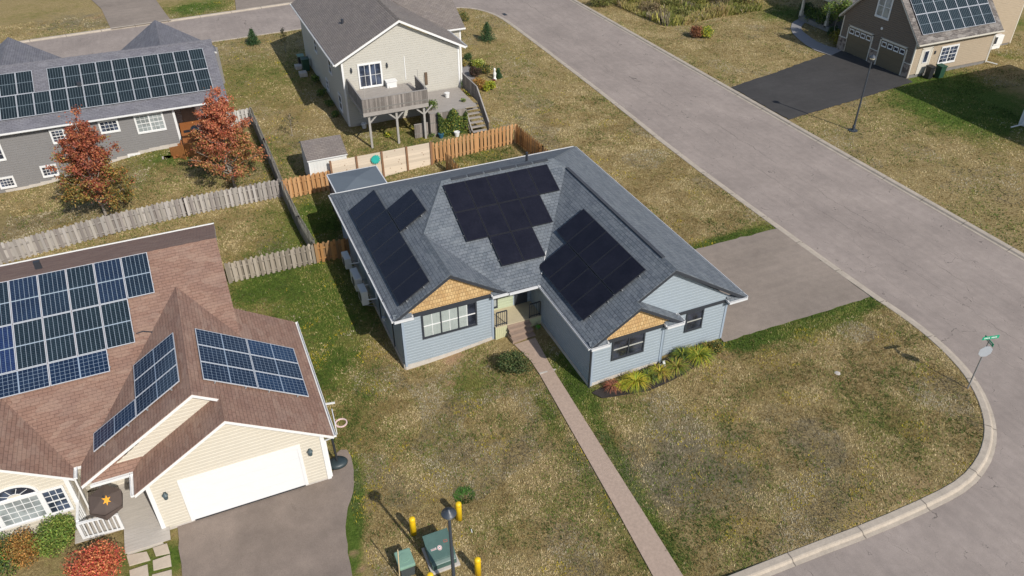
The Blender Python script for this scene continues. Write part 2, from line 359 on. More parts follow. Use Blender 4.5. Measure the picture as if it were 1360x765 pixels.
def dist(px,py,line):
    d=np.full(px.shape,1e9)
    for (x0,y0),(x1,y1) in zip(line,line[1:]):
        dx,dy=x1-x0,y1-y0; L=dx*dx+dy*dy
        if L<1e-9: continue
        t=np.clip(((px-x0)*dx+(py-y0)*dy)/L,0,1); d=np.minimum(d,np.hypot(px-x0-t*dx,py-y0-t*dy))
    return d
def roadsd(px,py):
    d=np.minimum(dist(px,py,K1),np.minimum(dist(px,py,K2),dist(px,py,K3))); return np.where(inside(px,py,poly_road),-d,d)
# colour weights of the lawn
def seg(p,q,r,s,n=None):
    A=at(*p);B=at(*q); L=np.hypot(*(A-B)[:2]); n=max(2,int(L/(r*.8))); return [(A[0]+(B[0]-A[0])*t,A[1]+(B[1]-A[1])*t,r,s) for t in np.linspace(0,1,n)]
def blob(px,py,r,s): P=at(px,py); return [(P[0],P[1],r,s)]
GR=[]
for a in ((400,370,3,.8),(445,400,2.5,.5),(430,520,2,.3),(350,355,2.5,.45),(440,430,3,.6),(420,500,2.5,.35),(470,550,2,.3),(450,480,1.5,.4),(330,385,1.5,.6),(420,290,2.6,1.1),(412,285,1,.8),(350,110,5,.5),(330,80,4,.3),(200,210,4,.25),(130,250,3,.1),(340,200,2.5,.5),
  (570,180,3,.4),(500,180,3,.2),(620,515,1.1,.7),(850,555,1.3,.4),(770,520,1.3,.6),(745,475,1.2,.6),(1260,130,5,1.0),(1300,150,5,1.0),(1240,105,3,.6),(1350,30,3,.8),(1340,75,1.5,.5),(1045,18,3,1.0),(270,8,3,1.0),(245,14,2,.6),
  (200,745,1.2,.9),(232,740,.5,1),(40,20,3,.2),(700,130,3,.15),(660,70,3,.2),(900,190,2,.1),(1190,560,1.5,.3),(1130,520,1.5,.1),(470,650,.6,.7),(465,690,.6,.7),(800,420,3,.1),(690,420,1,.3),(120,20,2,-.2),(955,705,.8,.4),(560,600,2,.25),(640,700,1.5,.2),(400,330,2,.3),(235,205,2,.6),(500,240,3,.2),(640,215,3,.5)): GR+=blob(*a)
GR+=seg((745,478),(905,760),.45,.45)+seg((700,505),(860,760),.35,.25)
GR+=seg((925,330),(1036,301),.5,.9)+seg((965,458),(1160,396),.7,.75)+seg((1000,465),(1140,412),1.0,.2)+seg((466,610),(470,765),.35,.6)+seg((1240,485),(1300,590),.5,-.1)
BA=[]
for a in ((900,600,2.2,.7),(960,640,2,.7),(850,650,2,.5),(760,600,1.5,.4),(1050,560,2,.4),(1110,620,2,.5),(700,560,1.5,.3),(330,60,3,.4),(100,30,4,.7),(180,35,3,.5),(540,650,1.5,.5),(480,640,1.5,.4),(690,130,3,.3),(700,160,2,.5),(1200,180,2,.2),(390,190,2,.2),(570,200,2,.3)): BA+=blob(*a)
RD=[]
for a in ((596,478,.55,.9),(612,470,.4,.6),(598,510,.35,.8),(590,495,.4,.4),(1190,660,1.0,.5),(1255,610,.8,.5),(1150,690,.8,.5),(1230,640,.7,.5),(690,540,.8,.3),(648,620,.6,.3),(965,470,.7,.6),(955,500,.6,.3),(480,755,.3,.9),(470,735,.25,.8),(400,310,.5,.2),(1285,515,.35,.8),(590,695,.4,.4),(810,700,1,.3),(720,620,1,.3),(130,22,2,.5),(40,45,2,.4),(1000,190,1,.2)): RD+=blob(*a)
def field(x,y,L):
    o=np.zeros(x.shape)
    for (a,b,r,s) in L: o+=s*np.exp(-((x-a)**2+(y-b)**2)/(r*r))
    return np.clip(o,-.5,1.3)
# ------------------------------------------------------------------ terrain
def axis(lo,f0,f1,hi,st):
    m=list(np.arange(f0,f1+1e-6,st)); a=[];s=st;x=f0
    while x>lo: s*=1.35; x-=s; a.append(x)
    b=[];s=st;x=f1
    while x<hi: s*=1.35; x+=s; b.append(x)
    return np.array(a[::-1]+m+b)
DRY=((20.0,29.9,21.8,29.5),(-4.9,3.1,5,23.6),(39.0,55,40.5,52),(-8.5,1,84,101),(6,24.5,85,101),(50,62,49,68),(10.8,14.2,2,26.6),(-9,-4,20.5,26),(5.9,21,21.5,39.5),(-22,2,21.7,40),(-24,2.5,53,65))
def ground_z(x,y,sd=None):
    if sd is None: sd=roadsd(x,y)
    hum=sum(a*np.sin(x*fx+p)*np.sin(y*fy+q) for a,fx,fy,p,q in ((.03,.5,.43,1,2),(.015,1.3,1.1,3,0),(.008,3.1,2.7,.4,1.1))); dm=np.ones(x.shape)
    for a,b2,c2,d2 in DRY: dm*=np.clip(np.maximum(np.maximum(a-x,x-b2),np.maximum(c2-y,y-d2))/.6,0,1)
    return TZ(x,y)+hum*sm((sd-.6)/2)*dm-.02*(1-dm)
X=axis(-900,-20,75,900,.25); Y=axis(-600,6,95,1500,.25); XX,YY=np.meshgrid(X,Y); sd=roadsd(XX,YY); Z=ground_z(XX,YY,sd)
Z=np.where(sd<.12,-.35,Z)
ny,nx=XX.shape; V=np.stack([XX,YY,Z],-1).reshape(-1,3); idx=np.arange(nx*ny).reshape(ny,nx)
Fq=np.stack([idx[:-1,:-1],idx[:-1,1:],idx[1:,1:],idx[1:,:-1]],-1).reshape(-1,4)
m,nt,b=newmat('lawn')
def fattr(n): a=N(nt,'ShaderNodeAttribute',attribute_name=n); return a.outputs['Fac']
v=coord(nt,'Object'); n0=noise(nt,v,.35,3,.6,.5); n1=noise(nt,v,1.6,4,.65,.3); n2=noise(nt,v,7,4,.7); n3=noise(nt,v,38,3,.75); n4=noise(nt,v,.9,3,.6,.2)
g=math_(nt,'ADD',fattr('Gr'),math_(nt,'MULTIPLY',math_(nt,'SUBTRACT',n0,.5),1.1)); g=math_(nt,'ADD',g,math_(nt,'MULTIPLY',math_(nt,'SUBTRACT',n1,.5),1.3)); g=math_(nt,'ADD',g,math_(nt,'MULTIPLY',math_(nt,'SUBTRACT',n2,.5),1.3))
tan=mix(nt,ramp(nt,n2,.36,.64),(.25,.19,.085),(.44,.34,.175)); olive=mix(nt,ramp(nt,n3,.35,.65),(.18,.165,.055),(.29,.25,.09)); grn=mix(nt,ramp(nt,n2,.35,.65),(.065,.115,.018),(.125,.18,.035))
c=mix(nt,ramp(nt,g,.0,.5),tan,olive); c=mix(nt,ramp(nt,g,.45,1.0),c,grn)
ba=math_(nt,'ADD',fattr('Ba'),math_(nt,'MULTIPLY',math_(nt,'SUBTRACT',n4,.5),1.6)); c=mix(nt,math_(nt,'MULTIPLY',ramp(nt,ba,.25,.9),.7),c,(.18,.165,.12))
rd=math_(nt,'ADD',fattr('Rd'),math_(nt,'MULTIPLY',math_(nt,'SUBTRACT',n1,.55),1.4)); c=mix(nt,math_(nt,'MULTIPLY',ramp(nt,rd,.3,.85),.8),c,(.45,.28,.18))
sp=ramp(nt,n3,.3,.7); c=mix(nt,1.0,c,mix(nt,sp,(.6,.6,.58),(1.4,1.38,1.32)),'MULTIPLY')
nt.links.new(c,b.inputs['Base Color']); b.inputs['Roughness'].default_value=.95; b.inputs['Specular IOR Level'].default_value=.1
bump(nt,b,math_(nt,'ADD',n3,math_(nt,'MULTIPLY',n2,1.5)),.9,.06)
gnd=npmesh('ground',V,Fq,np.ones((len(Fq),3)),m); gnd['kind']='structure'
gnd.data.polygons.foreach_set('use_smooth',[True]*len(Fq))
for nme,L in (('Gr',GR),('Ba',BA),('Rd',RD)):
    a=gnd.data.attributes.new(nme,'FLOAT','POINT'); f=field(XX,YY,L)
    a.data.foreach_set('value',f.ravel().astype(np.float32))
# roads
def asphalt(name,c,cr=.3,str_=(3,.25,1),lanes=()):
    m,nt,b=newmat(name); v=coord(nt,'Object'); st=coord(nt,'Object',str_)
    a=noise(nt,v,.25,3,.6); f=noise(nt,v,45,2,.8); s=noise(nt,st,1.0,4,.6); md=noise(nt,v,2.2,4,.65)
    cc=mix(nt,ramp(nt,a,.3,.7),tuple(x*.86 for x in c),tuple(x*1.1 for x in c)); cc=mix(nt,1.0,cc,mix(nt,ramp(nt,s,.3,.7),(.93,.93,.935),(1.06,1.055,1.05)),'MULTIPLY')
    cc=mix(nt,1.0,cc,mix(nt,ramp(nt,f,.3,.7),(.82,.82,.82),(1.18,1.18,1.18)),'MULTIPLY'); cc=mix(nt,1.0,cc,mix(nt,ramp(nt,md,.35,.65),(.92,.92,.92),(1.05,1.05,1.05)),'MULTIPLY')
    vo=N(nt,'ShaderNodeTexVoronoi'); vo.feature='DISTANCE_TO_EDGE'; mp=N(nt,'ShaderNodeMapping'); mp.inputs['Scale'].default_value=(.21,.05,1)
    wv=N(nt,'ShaderNodeVectorMath'); wv.operation='MULTIPLY_ADD'; nn=N(nt,'ShaderNodeTexNoise'); nn.inputs['Scale'].default_value=1.2; nn.inputs['Detail'].default_value=5; nt.links.new(v,nn.inputs['Vector'])
    nt.links.new(nn.outputs['Color'],wv.inputs[0]); wv.inputs[1].default_value=(1.6,1.6,0); nt.links.new(v,wv.inputs[2]); nt.links.new(wv.outputs[0],mp.inputs[0]); nt.links.new(mp.outputs[0],vo.inputs['Vector'])
    lim=math_(nt,'MULTIPLY',ramp(nt,md,.45,.6),.0065); k=math_(nt,'LESS_THAN',vo.outputs['Distance'],lim)
    cc=mix(nt,math_(nt,'MULTIPLY',k,cr),cc,tuple(x*.45 for x in c))
    if lanes:
        sx=N(nt,'ShaderNodeSeparateXYZ'); nt.links.new(v,sx.inputs[0]); nz=noise(nt,coord(nt,'Object',(.02,.45,1)),1.0,6,.7); wob=math_(nt,'MULTIPLY',math_(nt,'SUBTRACT',nz,.5),1.3)
        for X0,wd,am,sc_ in lanes:
            dd=math_(nt,'ABSOLUTE',math_(nt,'SUBTRACT',math_(nt,'ADD',sx.outputs[0],wob),X0)); k=math_(nt,'LESS_THAN',dd,wd); mk=ramp(nt,noise(nt,coord(nt,'Object',(.3,sc_,1)),1.0,3,.6),.42,.55)
            cc=mix(nt,math_(nt,'MULTIPLY',math_(nt,'MULTIPLY',k,mk),am),cc,tuple(x*.5 for x in c))
    nt.links.new(cc,b.inputs['Base Color']); b.inputs['Roughness'].default_value=.9; b.inputs['Specular IOR Level'].default_value=.25; bump(nt,b,f,.35,.01); return m
road_m=asphalt('old_pale_asphalt',(.318,.268,.235),.9,lanes=((33.1,.022,.6,.3),(34.7,.03,.7,.22),(36.4,.018,.5,.5),(31.2,.015,.4,.7))); drive_m=asphalt('driveway_asphalt',(.275,.228,.188),.2,(.25,2.5,1)); drive2_m=asphalt('driveway_asphalt_cool',(.235,.19,.158),.25,(1,1,1)); dark_m=asphalt('dark_asphalt',(.060,.057,.055),.2,(.3,2,1))
import bmesh
def wobble(poly,amp=.05,st=.35):
    R_=np.random.default_rng(len(poly)); o=[]
    for i in range(len(poly)):
        a=poly[i]; b=poly[(i+1)%len(poly)]; L=math.dist(a,b); n=max(1,int(L/st))
        for k in range(n): t=k/n; j=amp if k else 0; o.append((a[0]+(b[0]-a[0])*t+R_.normal()*j*.6,a[1]+(b[1]-a[1])*t+R_.normal()*j*.6))
    return o
def flat(name,poly,z,mat,kind='structure',wob=0):
    if wob: poly=wobble([(float(p[0]),float(p[1])) for p in poly],wob)
    from mathutils.geometry import tessellate_polygon
    q=[]
    for p in poly:
        if not q or math.dist(p,q[-1])>1e-4: q.append((float(p[0]),float(p[1])))
    if math.dist(q[0],q[-1])<1e-4: q.pop()
    fs=[]
    for t in tessellate_polygon([[Vector((x,y,0)) for x,y in q]]):
        (x0,y0),(x1,y1),(x2,y2)=[q[i] for i in t]; fs.append(t if (x1-x0)*(y2-y0)-(x2-x0)*(y1-y0)>0 else t[::-1])
    me=bpy.data.meshes.new(name); me.from_pydata([(x,y,z) for x,y in q],[],fs); me.update(); o=link(name,me,None,mat); o['kind']=kind; return o
flat('road',poly_road,-.085,road_m)
_nt=kerbm.node_tree; _b=_nt.nodes['Principled BSDF']; _src=_b.inputs['Base Color'].links[0].from_socket; _sx=N(_nt,'ShaderNodeSeparateXYZ'); _nt.links.new(coord(_nt,'UV'),_sx.inputs[0])
_j=math_(_nt,'LESS_THAN',math_(_nt,'FRACT',math_(_nt,'DIVIDE',_sx.outputs[0],3.05)),.016); _nt.links.new(mix(_nt,math_(_nt,'MULTIPLY',_j,.75),_src,(.10,.085,.07)),_b.inputs['Base Color'])
def offset(line,d):
    out=[]; n=len(line)
    for i in range(n):
        a=np.array(line[max(0,i-1)],float);b=np.array(line[min(n-1,i+1)],float); t=(b-a)/np.linalg.norm(b-a); nrm=np.array([-t[1],t[0]]); out.append(np.array(line[i])+nrm*d)
    return out
def dens(line,st):
    o=[line[0]]
    for a,b in zip(line,line[1:]):
        L=math.dist(a,b); n=max(1,int(L/st))
        for i in range(1,n+1): o.append((a[0]+(b[0]-a[0])*i/n,a[1]+(b[1]-a[1])*i/n))
    return o
def chaikin(l,n=2):
    for _ in range(n):
        o=[l[0]]
        for a,b in zip(l,l[1:]): o+= [(a[0]*.75+b[0]*.25,a[1]*.75+b[1]*.25),(a[0]*.25+b[0]*.75,a[1]*.25+b[1]*.75)]
        l=o+[l[-1]]
    return l
def kerb(line,side,segs=None):
    line=chaikin(line,1)
    cum=np.r_[0,np.cumsum([math.dist(a,b) for a,b in zip(line,line[1:])])]
    mb=MB(); prof=[(-.14,-.2),(-.14,-.075),(.0,-.06),(.06,.015),(.11,.035),(.34,.035),(.36,.02),(.36,-.3)]
    offs=[offset(line,side*d) for d,z in prof]
    for k in range(len(prof)-1):
        for i in range(len(line)-1):
            p=[offs[k][i],offs[k][i+1],offs[k+1][i+1],offs[k+1][i]]; z=[prof[k][1]]*2+[prof[k+1][1]]*2; P=[(q[0],q[1],zz) for q,zz in zip(p,z)]
            uv=[(cum[i],0),(cum[i+1],0),(cum[i+1],1),(cum[i],1)]; mb.face(P if side<0 else P[::-1],uv=uv if side<0 else uv[::-1])
    o=mb.build('kerb',kerbm); o['kind']='structure'
kerb(K1,1); kerb(K2,-1); kerb(K3,-1)
# drives and paths
flat('blue_house_driveway',[(20.3,22.02),(23,22.05),(26,22.0),(29.2,22.03),(29.2,29.25),(26,29.3),(20.3,29.3)],.03,drive_m,wob=.05)
flat('dark_driveway',[(39.9,41.2),(46,42.0),(53.9,43.1),(54.1,43.9),(54.1,51.6),(50,50.6),(45,49.3),(39.9,48.2)],.03,dark_m,wob=.06)
P=[at(233,704),at(440,634)]; zc=-.78
cr=[at(*p) for p in ((441,633),(447,603),(452,598),(461,598),(466,606),(470,625),(469,655),(462,675),(459,700),(462,735),(468,765),(472,800))]
flat('cream_house_driveway',[(-4.15,22.06),(-4.2,12),(1.1,12)]+[(p[0],p[1]) for p in cr[::-1]],zc+.035,drive2_m,wob=.04)
flat('side_street_driveway',[(-5.3,84.4),(.2,84.9),(-.2,88),(-1.5,100),(-8,100),(-6.1,92)],.03,drive_m); flat('far_driveway',[(6.5,85.7),(24,87.7),(22,100),(8,100)],.03,drive_m)
def ribbon(name,L,Rr,mat,dz=.03):
    mb=MB()
    for i in range(len(L)-1):
        q=[L[i],Rr[i],Rr[i+1],L[i+1]]; mb.face([(a[0],a[1],float(TZ(a[0],a[1]))+dz) for a in q])
    o=mb.build(name,mat); o['kind']='structure'; return o
walk_m=M('paver_path',(.42,.315,.245),.9,.2,9,bmp=.3)
ys=list(np.arange(26.15,2,-.6)); Lx=[11.40-.55*0+ (12.45-11.4)*0 for _ in ys]
wl=[at(*p)[:2] for p in ((683,458),(705,480),(717,498),(775,600),(823,685),(867,765),(950,915))]; wr=[at(*p)[:2] for p in ((711,449),(728,480),(739,498),(803,600),(857,685),(907,765),(1005,915))]
def resamp(l,n):
    l=np.array(l); d=np.r_[0,np.cumsum(np.hypot(*np.diff(l,axis=0).T))]; t=np.linspace(0,d[-1],n); return np.stack([np.interp(t,d,l[:,0]),np.interp(t,d,l[:,1])],-1)
ribbon('front_walkway',resamp(wl,60),resamp(wr,60),walk_m)
mb=MB(); a=at(717,498);b=at(739,491); mb.obox((a[0],a[1],float(TZ(a[0],a[1]))+.03),(b[0]-a[0],b[1]-a[1],.03),(0,.09,0),(0,0,.03)); tag(mb.build('path_edging',conc),'thin pale concrete strip crossing the pink front walkway near the steps','edging strip')
sw=[at(*p)[:2] for p in ((1121,66),(1100,62),(1084,55),(1074,48),(1066,42),(1064,37),(1067,32),(1074,28),(1090,20))]; sw2=[at(*p)[:2] for p in ((1104,74),(1084,68),(1070,60),(1060,52),(1053,45),(1050,38),(1052,30),(1060,26),(1078,12))]
ribbon('side_walkway',resamp(sw,30)[::-1],resamp(sw2,30)[::-1],M('walk_concrete',(.25,.24,.24),.9,.1,4),.035)
pt=[at(*p)[:2] for p in ((609,75),(628,92),(632,108),(612,108))]; flat('patio',[tuple(p) for p in pt],.04,M('walk_concrete',(.3,.29,.28)))
# mulch bed in front of the blue house
bedpx=[(786,523),(800,530),(815,528),(840,524),(862,520),(885,510),(905,500),(925,487),(940,478),(955,466),(958,455),(940,455),(880,478),(835,500),(790,520)]
flat('mulch_bed',[tuple(at(*p)[:2]) for p in bedpx],.0,M('mulch',(.04,.032,.028),.95,.6,22,bmp=.9)); 
o=bpy.data.objects['mulch_bed']
for vv in o.data.vertices: vv.co.z=float(TZ(vv.co.x,vv.co.y))+.05
# ------------------------------------------------------------------ blue house in the middle
x0,xr,x1,x2,x3,xg,gx=5.95,8.652,11.35,12.982,21.178,17.08,15.261
yN,yP,yS1,yS2,jut,ym=39.26,26.80,26.85,21.76,.389,33.085; zE,s_,sm_=2.337,.634,.458
R1_=zE+s_*(xr-x0); RG=zE+s_*(xg-x2); RM=zE+sm_*(ym-yP); hw=(RM-zE)/s_; xa,xb=x0+hw,x3-hw; yJ1=yP+(R1_-zE)/sm_; yJ2=yP+(RG-zE)/sm_; zg=zE+s_*(gx-x2)
H=empty('house',(13.5,30,0),'blue-grey sided single-storey house on the corner lot with black solar panels on three roof slopes','house')
polys=[[(x0,yS1,zE),(xr,yS1,R1_),(xr,yJ1,R1_),(xa,ym,RM),(x0,yN,zE)],
 [(xr,yS1,R1_),(x1,yS1,zE),(xr,yJ1,R1_)],
 [(x1,yS1,zE),(x2,yP,zE),(xg,yJ2,RG),(xb,ym,RM),(xa,ym,RM),(xr,yJ1,R1_)],
 [(x2,yS2,zE),(gx,yS2,zg),(gx,yS2+jut,zg),(xg,yS2+jut,RG),(xg,yJ2,RG),(x2,yP,zE)],
 [(gx,yS2,zg),(2*gx-x2,yS2,zE),(2*gx-x2,yS2+.78,zE),(gx,yS2+.78,zg)],
 [(x3,yS2+jut,zE),(x3,yN,zE),(xb,ym,RM),(xg,yJ2,RG),(xg,yS2+jut,RG)],
 [(x3,yN,zE),(x0,yN,zE),(xa,ym,RM),(xb,ym,RM)]]
ro=roof(H,polys,blue_sh,dark,.2,[((xr,yS1,R1_),(xr,yJ1,R1_)),((xa,ym,RM),(xr,yJ1,R1_)),((xa,ym,RM),(xb,ym,RM)),((xb,ym,RM),(xg,yJ2,RG)),((x0,yN,zE),(xa,ym,RM)),((x3,yN,zE),(xb,ym,RM)),((gx,yS2,zg),(gx,yS2+.4,zg)),((xg,yS2+jut,RG),(xg,yS2+1.4,RG))],blue_sh,.24)
# ridge vent along the garage wing and on the main ridge
v_=MB(); a=np.array((xg,yS2+1.4,RG+.05)); b_=np.array((xg,yJ2-.1,RG+.05))
for k in range(8):
    p=a+(b_-a)*k/8; q=a+(b_-a)*(k+.97)/8; v_.obox(p+np.array((-.08,0,-.06)),q-p,(.16,0,0),(0,0,.045))
for k in range(6): v_.obox((xa+.5+k*.9,ym-.13,RM+.0),(.8,0,0),(0,.2,0),(0,0,.045))
v_.build('ridge_vent',M('vent_dark',(.05,.055,.065),.8,.2),ro)
vp=MB(); vp.tube((16.0,35.0,4.1),(16.0,35.0,4.85),.07); vp.tube((16,35,4.2),(16,35,4.35),.16,.09); vp.build('vent_pipe',dark,ro)
# walls
wz=zE-.17
wl_=MB()
F1,F2,F3=27.08,22.02,22.42; WL,WLr=6.30,10.72; WG,WJ,WR=13.17,16.75,20.38
siding(wl_,(WL,F1),(WLr,F1),-.65,wz+.1)
siding(wl_,(WL,yN-.35),(WL,F1),-.45,wz+.1)
siding(wl_,(WLr,F1),(WLr,28.2),-.1,wz+.1)
siding(wl_,(12.2,28.2),(WG,28.2),.4,wz+.2)
siding(wl_,(WG,28.2),(WG,F2),-.05,wz+.1)
siding(wl_,(WG,F2),(WJ,F2),-.05,wz+.1); siding(wl_,(WJ,F2),(WJ,F3),-.05,wz+.1)
siding(wl_,(WJ,F3),(WR,F3),-.05,wz+.12)
hwg=(WR-(2*xg-WR)); 
siding(wl_,(2*xg-x3+.5,F3-.001),(x3-.5,F3-.001),wz+.12,wz+.12,peak=((x3-x2-1.0)/2,RG-.24))
siding(wl_,(WR,F3),(WR,yN-.35),-.0,wz+.1); siding(wl_,(WR,yN-.35),(WL,yN-.35),-.2,wz+.1)
wall=wl_.build('wall',blue_sd,H)
# porch back wall and floor, pale green in the sun
pw=MB(); siding(pw,(WLr,28.2),(12.2,28.2),.4,wz+.2); pw.build('porch_wall',M('sage_wall',(.42,.47,.33),.6,.05),H)
# corner posts, frieze bands, foundation
tr=MB()
for (x,y) in ((WL,F1),(WLr-.09,F1),(WG,F2),(WJ-.08,F2),(WR-.09,F3)): tr.box((x-.01,y-.065,-.6 if x<11 else -.05),(x+.1,y+.06,wz),)
tr.build('corner_board',M('blue_corner',(.30,.36,.43),.55,.05),H)
fb=MB()
fb.box((WL+.1,F1-.10,wz-.02),(WLr-.1,F1-.02,wz+.18)); fb.box((WG+.1,F2-.1,wz-.02),(2*gx-WG-.05,F2-.02,wz+.16)); fb.box((WJ+.95,F3-.08,wz-.02),(WR-.1,F3-.02,wz+.14))
fb.build('frieze_board',dark,H)
fo=MB(); fpoly=[]
for k in range(22):
    X_a=WL+(WLr-WL)*k/22; X_b=WL+(WLr-WL)*(k+1)/22; za=float(TZ(X_a,F1))+.17+.1*(1-k/22)**2; fo.box((X_a,F1-.06,-1.3),(X_b,F1,za))
for k in range(10):
    X_a=WG+(WJ-WG)*k/10; X_b=X_a+(WJ-WG)/10; fo.box((X_a,F2-.06,-.6),(X_b,F2,float(TZ(X_a,F2))+.16))
for k in range(20):
    ya=F1+(yN-.4-F1)*k/20; yb_2=ya+(yN-.4-F1)/20; fo.box((WL-.06,ya,-1.3),(WL,yb_2,-.52))
for k in range(12):
    ya=F2+(28.2-F2)*k/12; yb_2=ya+(28.2-F2)/12; fo.box((WG-.06,ya,-.6),(WG,yb_2,float(TZ(WG,ya))+.17))
fo.box((WL+.03,F1+.01,-1.1),(WLr-.02,yN-.4,-.2)); fo.box((WG+.03,F2+.01,-.6),(WJ-.02,29,-.02)); fo.box((WJ,F3+.01,-.5),(WR-.03,yN-.4,-.02)); fo.box((WLr-.03,28.3,-.6),(WG+.04,29,.35)); fo.build('foundation',conc,H)
# ground rises along the living front: the bottom boards step; gables
cedar=shingle('cedar_shakes',(.52,.33,.14),(.66,.46,.22),(.42,.25,.11),row=.2,wid=.13)
def gable(xl,xr_,y,z0,zp,name='gable'):
    mb=MB(); xm=(xl+xr_)/2; y0=y
    mb.face([(xl,y0,z0),(xr_,y0,z0),(xm,y0,zp)],uv=[(xl,z0),(xr_,z0),(xm,zp)]); mb.face([(xl,y0+.05,z0),(xm,y0+.05,zp),(xr_,y0+.05,z0)]); mb.face([(xl,y0,z0),(xl,y0+.05,z0),(xr_,y0+.05,z0),(xr_,y0,z0)]); mb.build(name,cedar,H,label='warm cedar shake gable')
gable(x0+.42,x1-.42,F1-.06,wz+.18,R1_-.14); gable(x2+.4,2*gx-x2-.4,F2-.06,wz+.16,zg-.14)
# eave returns
er=MB(); eg=MB()
def ereturn(xc,y,yw,side,L=.85):
    xi=xc+side*L; a=min(xc,xi); b=max(xc,xi)
    er.obox((a,y,zE-.2),(b-a,0,0),(0,yw-y,.0),(0,0,.17)); P=[(a,y,zE-.03),(b,y,zE-.03),(b,yw,zE+.13),(a,yw,zE+.13)]; er.face(P,uv=[(p[0],p[1]) for p in P])
    er.face([(xi,y,zE-.03),(xi,yw,zE-.03),(xi,yw,zE+.13)]); 
    gutter(eg,(a-.02,y,zE-.02),(b+.02,y,zE-.02),out=(0,-1,0)); eg.obox((xi-.03,y-.0,zE-.1),(.06,0,0),(0,yw-y,0),(0,0,.11))
ereturn(x0,yS1,F1,1); ereturn(x1,yS1,F1,-1,.75); ereturn(x2,yS2,F2,1); ereturn(2*gx-x2,yS2,F2,-1,.85); ereturn(x3,yS2+jut,F3,-1,.95)
er.build('eave_return',blue_sh,ro)
gutter(eg,(x0,yS1,zE-.02),(x0,yN,zE-.02),out=(-1,0,0)); gutter(eg,(x1+.05,yP,zE-.02),(x2-.02,yP,zE-.02),out=(0,-1,0)); gutter(eg,(x2,yP,zE-.02),(x2,yS2,zE-.02),out=(-1,0,0)); gutter(eg,(x3,yS2+jut,zE-.02),(x3,yN,zE-.02),out=(1,0,0)); gutter(eg,(x0,yN,zE-.02),(x3,yN,zE-.02),out=(0,1,0))
gutter(eg,(2*gx-x2,yS2,zE-.02),(2*gx-x2,yS2+.62,zE-.02),out=(1,0,0))
eg.build('gutter',M('pale_gutter',(.62,.63,.64),.4,.05),H)
def downspout(parent,pts,mat,w=.08): 
    mb=MB()
    for p,q in zip(pts,pts[1:]): mb.bar(p,q,w,.06)
    mb.build('downspout',mat,parent)
downspout(H,[(x2-.05,yS2-.03,zE-.1),(WG-.04,F2-.06,wz-.15),(WG-.04,F2-.06,-.1),(WG-.1,F2-.3,-.2)],dark)
downspout(H,[(WJ+.03,F2-.05,wz-.05),(WJ+.03,F2-.05,.1)],M('grey_spout',(.2,.24,.28),.5,.1),.035)
downspout(H,[(x0-.05,31,zE-.1),(WL-.05,31,wz-.2),(WL-.05,31,-.6)],dark,.07); downspout(H,[(x0-.05,28.6,zE-.1),(WL-.05,28.6,wz-.2),(WL-.05,28.6,-.6)],dark,.07)
downspout(H,[(WR+.04,F3+.06,wz),(WR+.04,F3+.06,0)],M('blue_corner',(.3,.36,.43)),.06)
# windows
curt=[(.04,.33,0,1),(.36,.64,0,1),(.67,.86,0,1)]
window(H,(7.22,F1,.76),(1,0),2.66,1.42,dark,gl_dark,3,(2,2),.075,True,curt=None,sash=white)
w3=bpy.data.objects['window']; 
cm=M('curtain',(.33,.37,.35),.7,.15); c=MB()
for k in range(34):
    t=k/34; X0=7.31+2.48*t; 
    if t>.84: continue
    dd=.006 if k%2 else 0; c.face([(X0,F1-.064-dd,.86),(X0+.073,F1-.07+dd,.86),(X0+.073,F1-.07+dd,2.08),(X0,F1-.064-dd,2.08)])
c.build('curtain',cm,w3)
window(H,(14.14,F2,1.08),(1,0),1.62,1.14,dark,gl_dark,2,(1,1),.07,True,sash=M('sash_pale',(.42,.42,.38),.5,.05))
window(H,(18.15,F3,1.06),(1,0),.93,1.12,dark,gl_dark,1,(1,1),.07,True,sash=MATS['sash_pale'])
window(H,(WL,30.2,.9),(0,-1),.9,1.1,dark,gl_dark,1,(1,1),.06); window(H,(WL,35.2,.9),(0,-1),.9,1.1,dark,gl_dark,1,(1,1),.06)
# front door and sidelight
d=MB(); d.box((12.28,28.10,.42),(12.36,28.19,2.2)); d.box((12.86,28.10,.42),(12.94,28.19,2.2)); d.box((12.28,28.10,2.2),(12.94,28.19,2.3)); d.box((12.36,28.12,.42),(12.86,28.18,2.2)); dr=d.build('door',dark,H)
g=MB(); g.box((12.46,28.105,1.0),(12.76,28.12,2.0)); g.build('pane',gl_blue,dr); g=MB(); g.tube((12.42,28.10,1.3),(12.42,28.04,1.3),.03); g.build('handle',galv,dr)
window(H,(10.95,28.2,.55),(1,0),.42,1.7,dark,gl_pale,1,(1,2),.05,False)
# porch deck, skirt, steps, rails
pdm=M('porch_boards',(.50,.43,.29),.8,.1,2,stretch=(1,7,1)); sk=M('porch_skirt',(.50,.50,.31),.8,.12,4,stretch=(7,1,1))
p=MB()
for k in range(9): p.box((WLr+.02,26.87+k*.148,.36),(WG-.02,26.87+k*.148+.14,.40))
p.build('porch_floor',pdm,H); p=MB()
for k in range(6): p.box((WLr+.03+k*.105,26.9,-.45),(WLr+.03+k*.105+.098,26.93,.355))
for k in range(6): p.box((12.54+k*.105,26.9,-.3),(12.54+k*.105+.098,26.93,.355))
p.box((WLr+.03,26.935,-.4),(WG-.02,26.96,.355)); p.build('porch_skirt',sk,H)
st=M('brown_step',(.30,.22,.17),.9,.15,5)
p=MB()
for k,(y,z) in enumerate(((26.66,.23),(26.42,.06),(26.18,-.1))):
    p.box((11.34,y,z-.05),(12.52,y+.27,z)); p.box((11.38,y+.04,z-.19),(12.48,y+.24,z-.05))
p.box((11.34,26.2,-.5),(11.38,26.86,-.12)); p.box((11.36,26.86,.1),(12.5,26.9,.355))
p.build('porch_steps',st,H,label='brown porch steps')
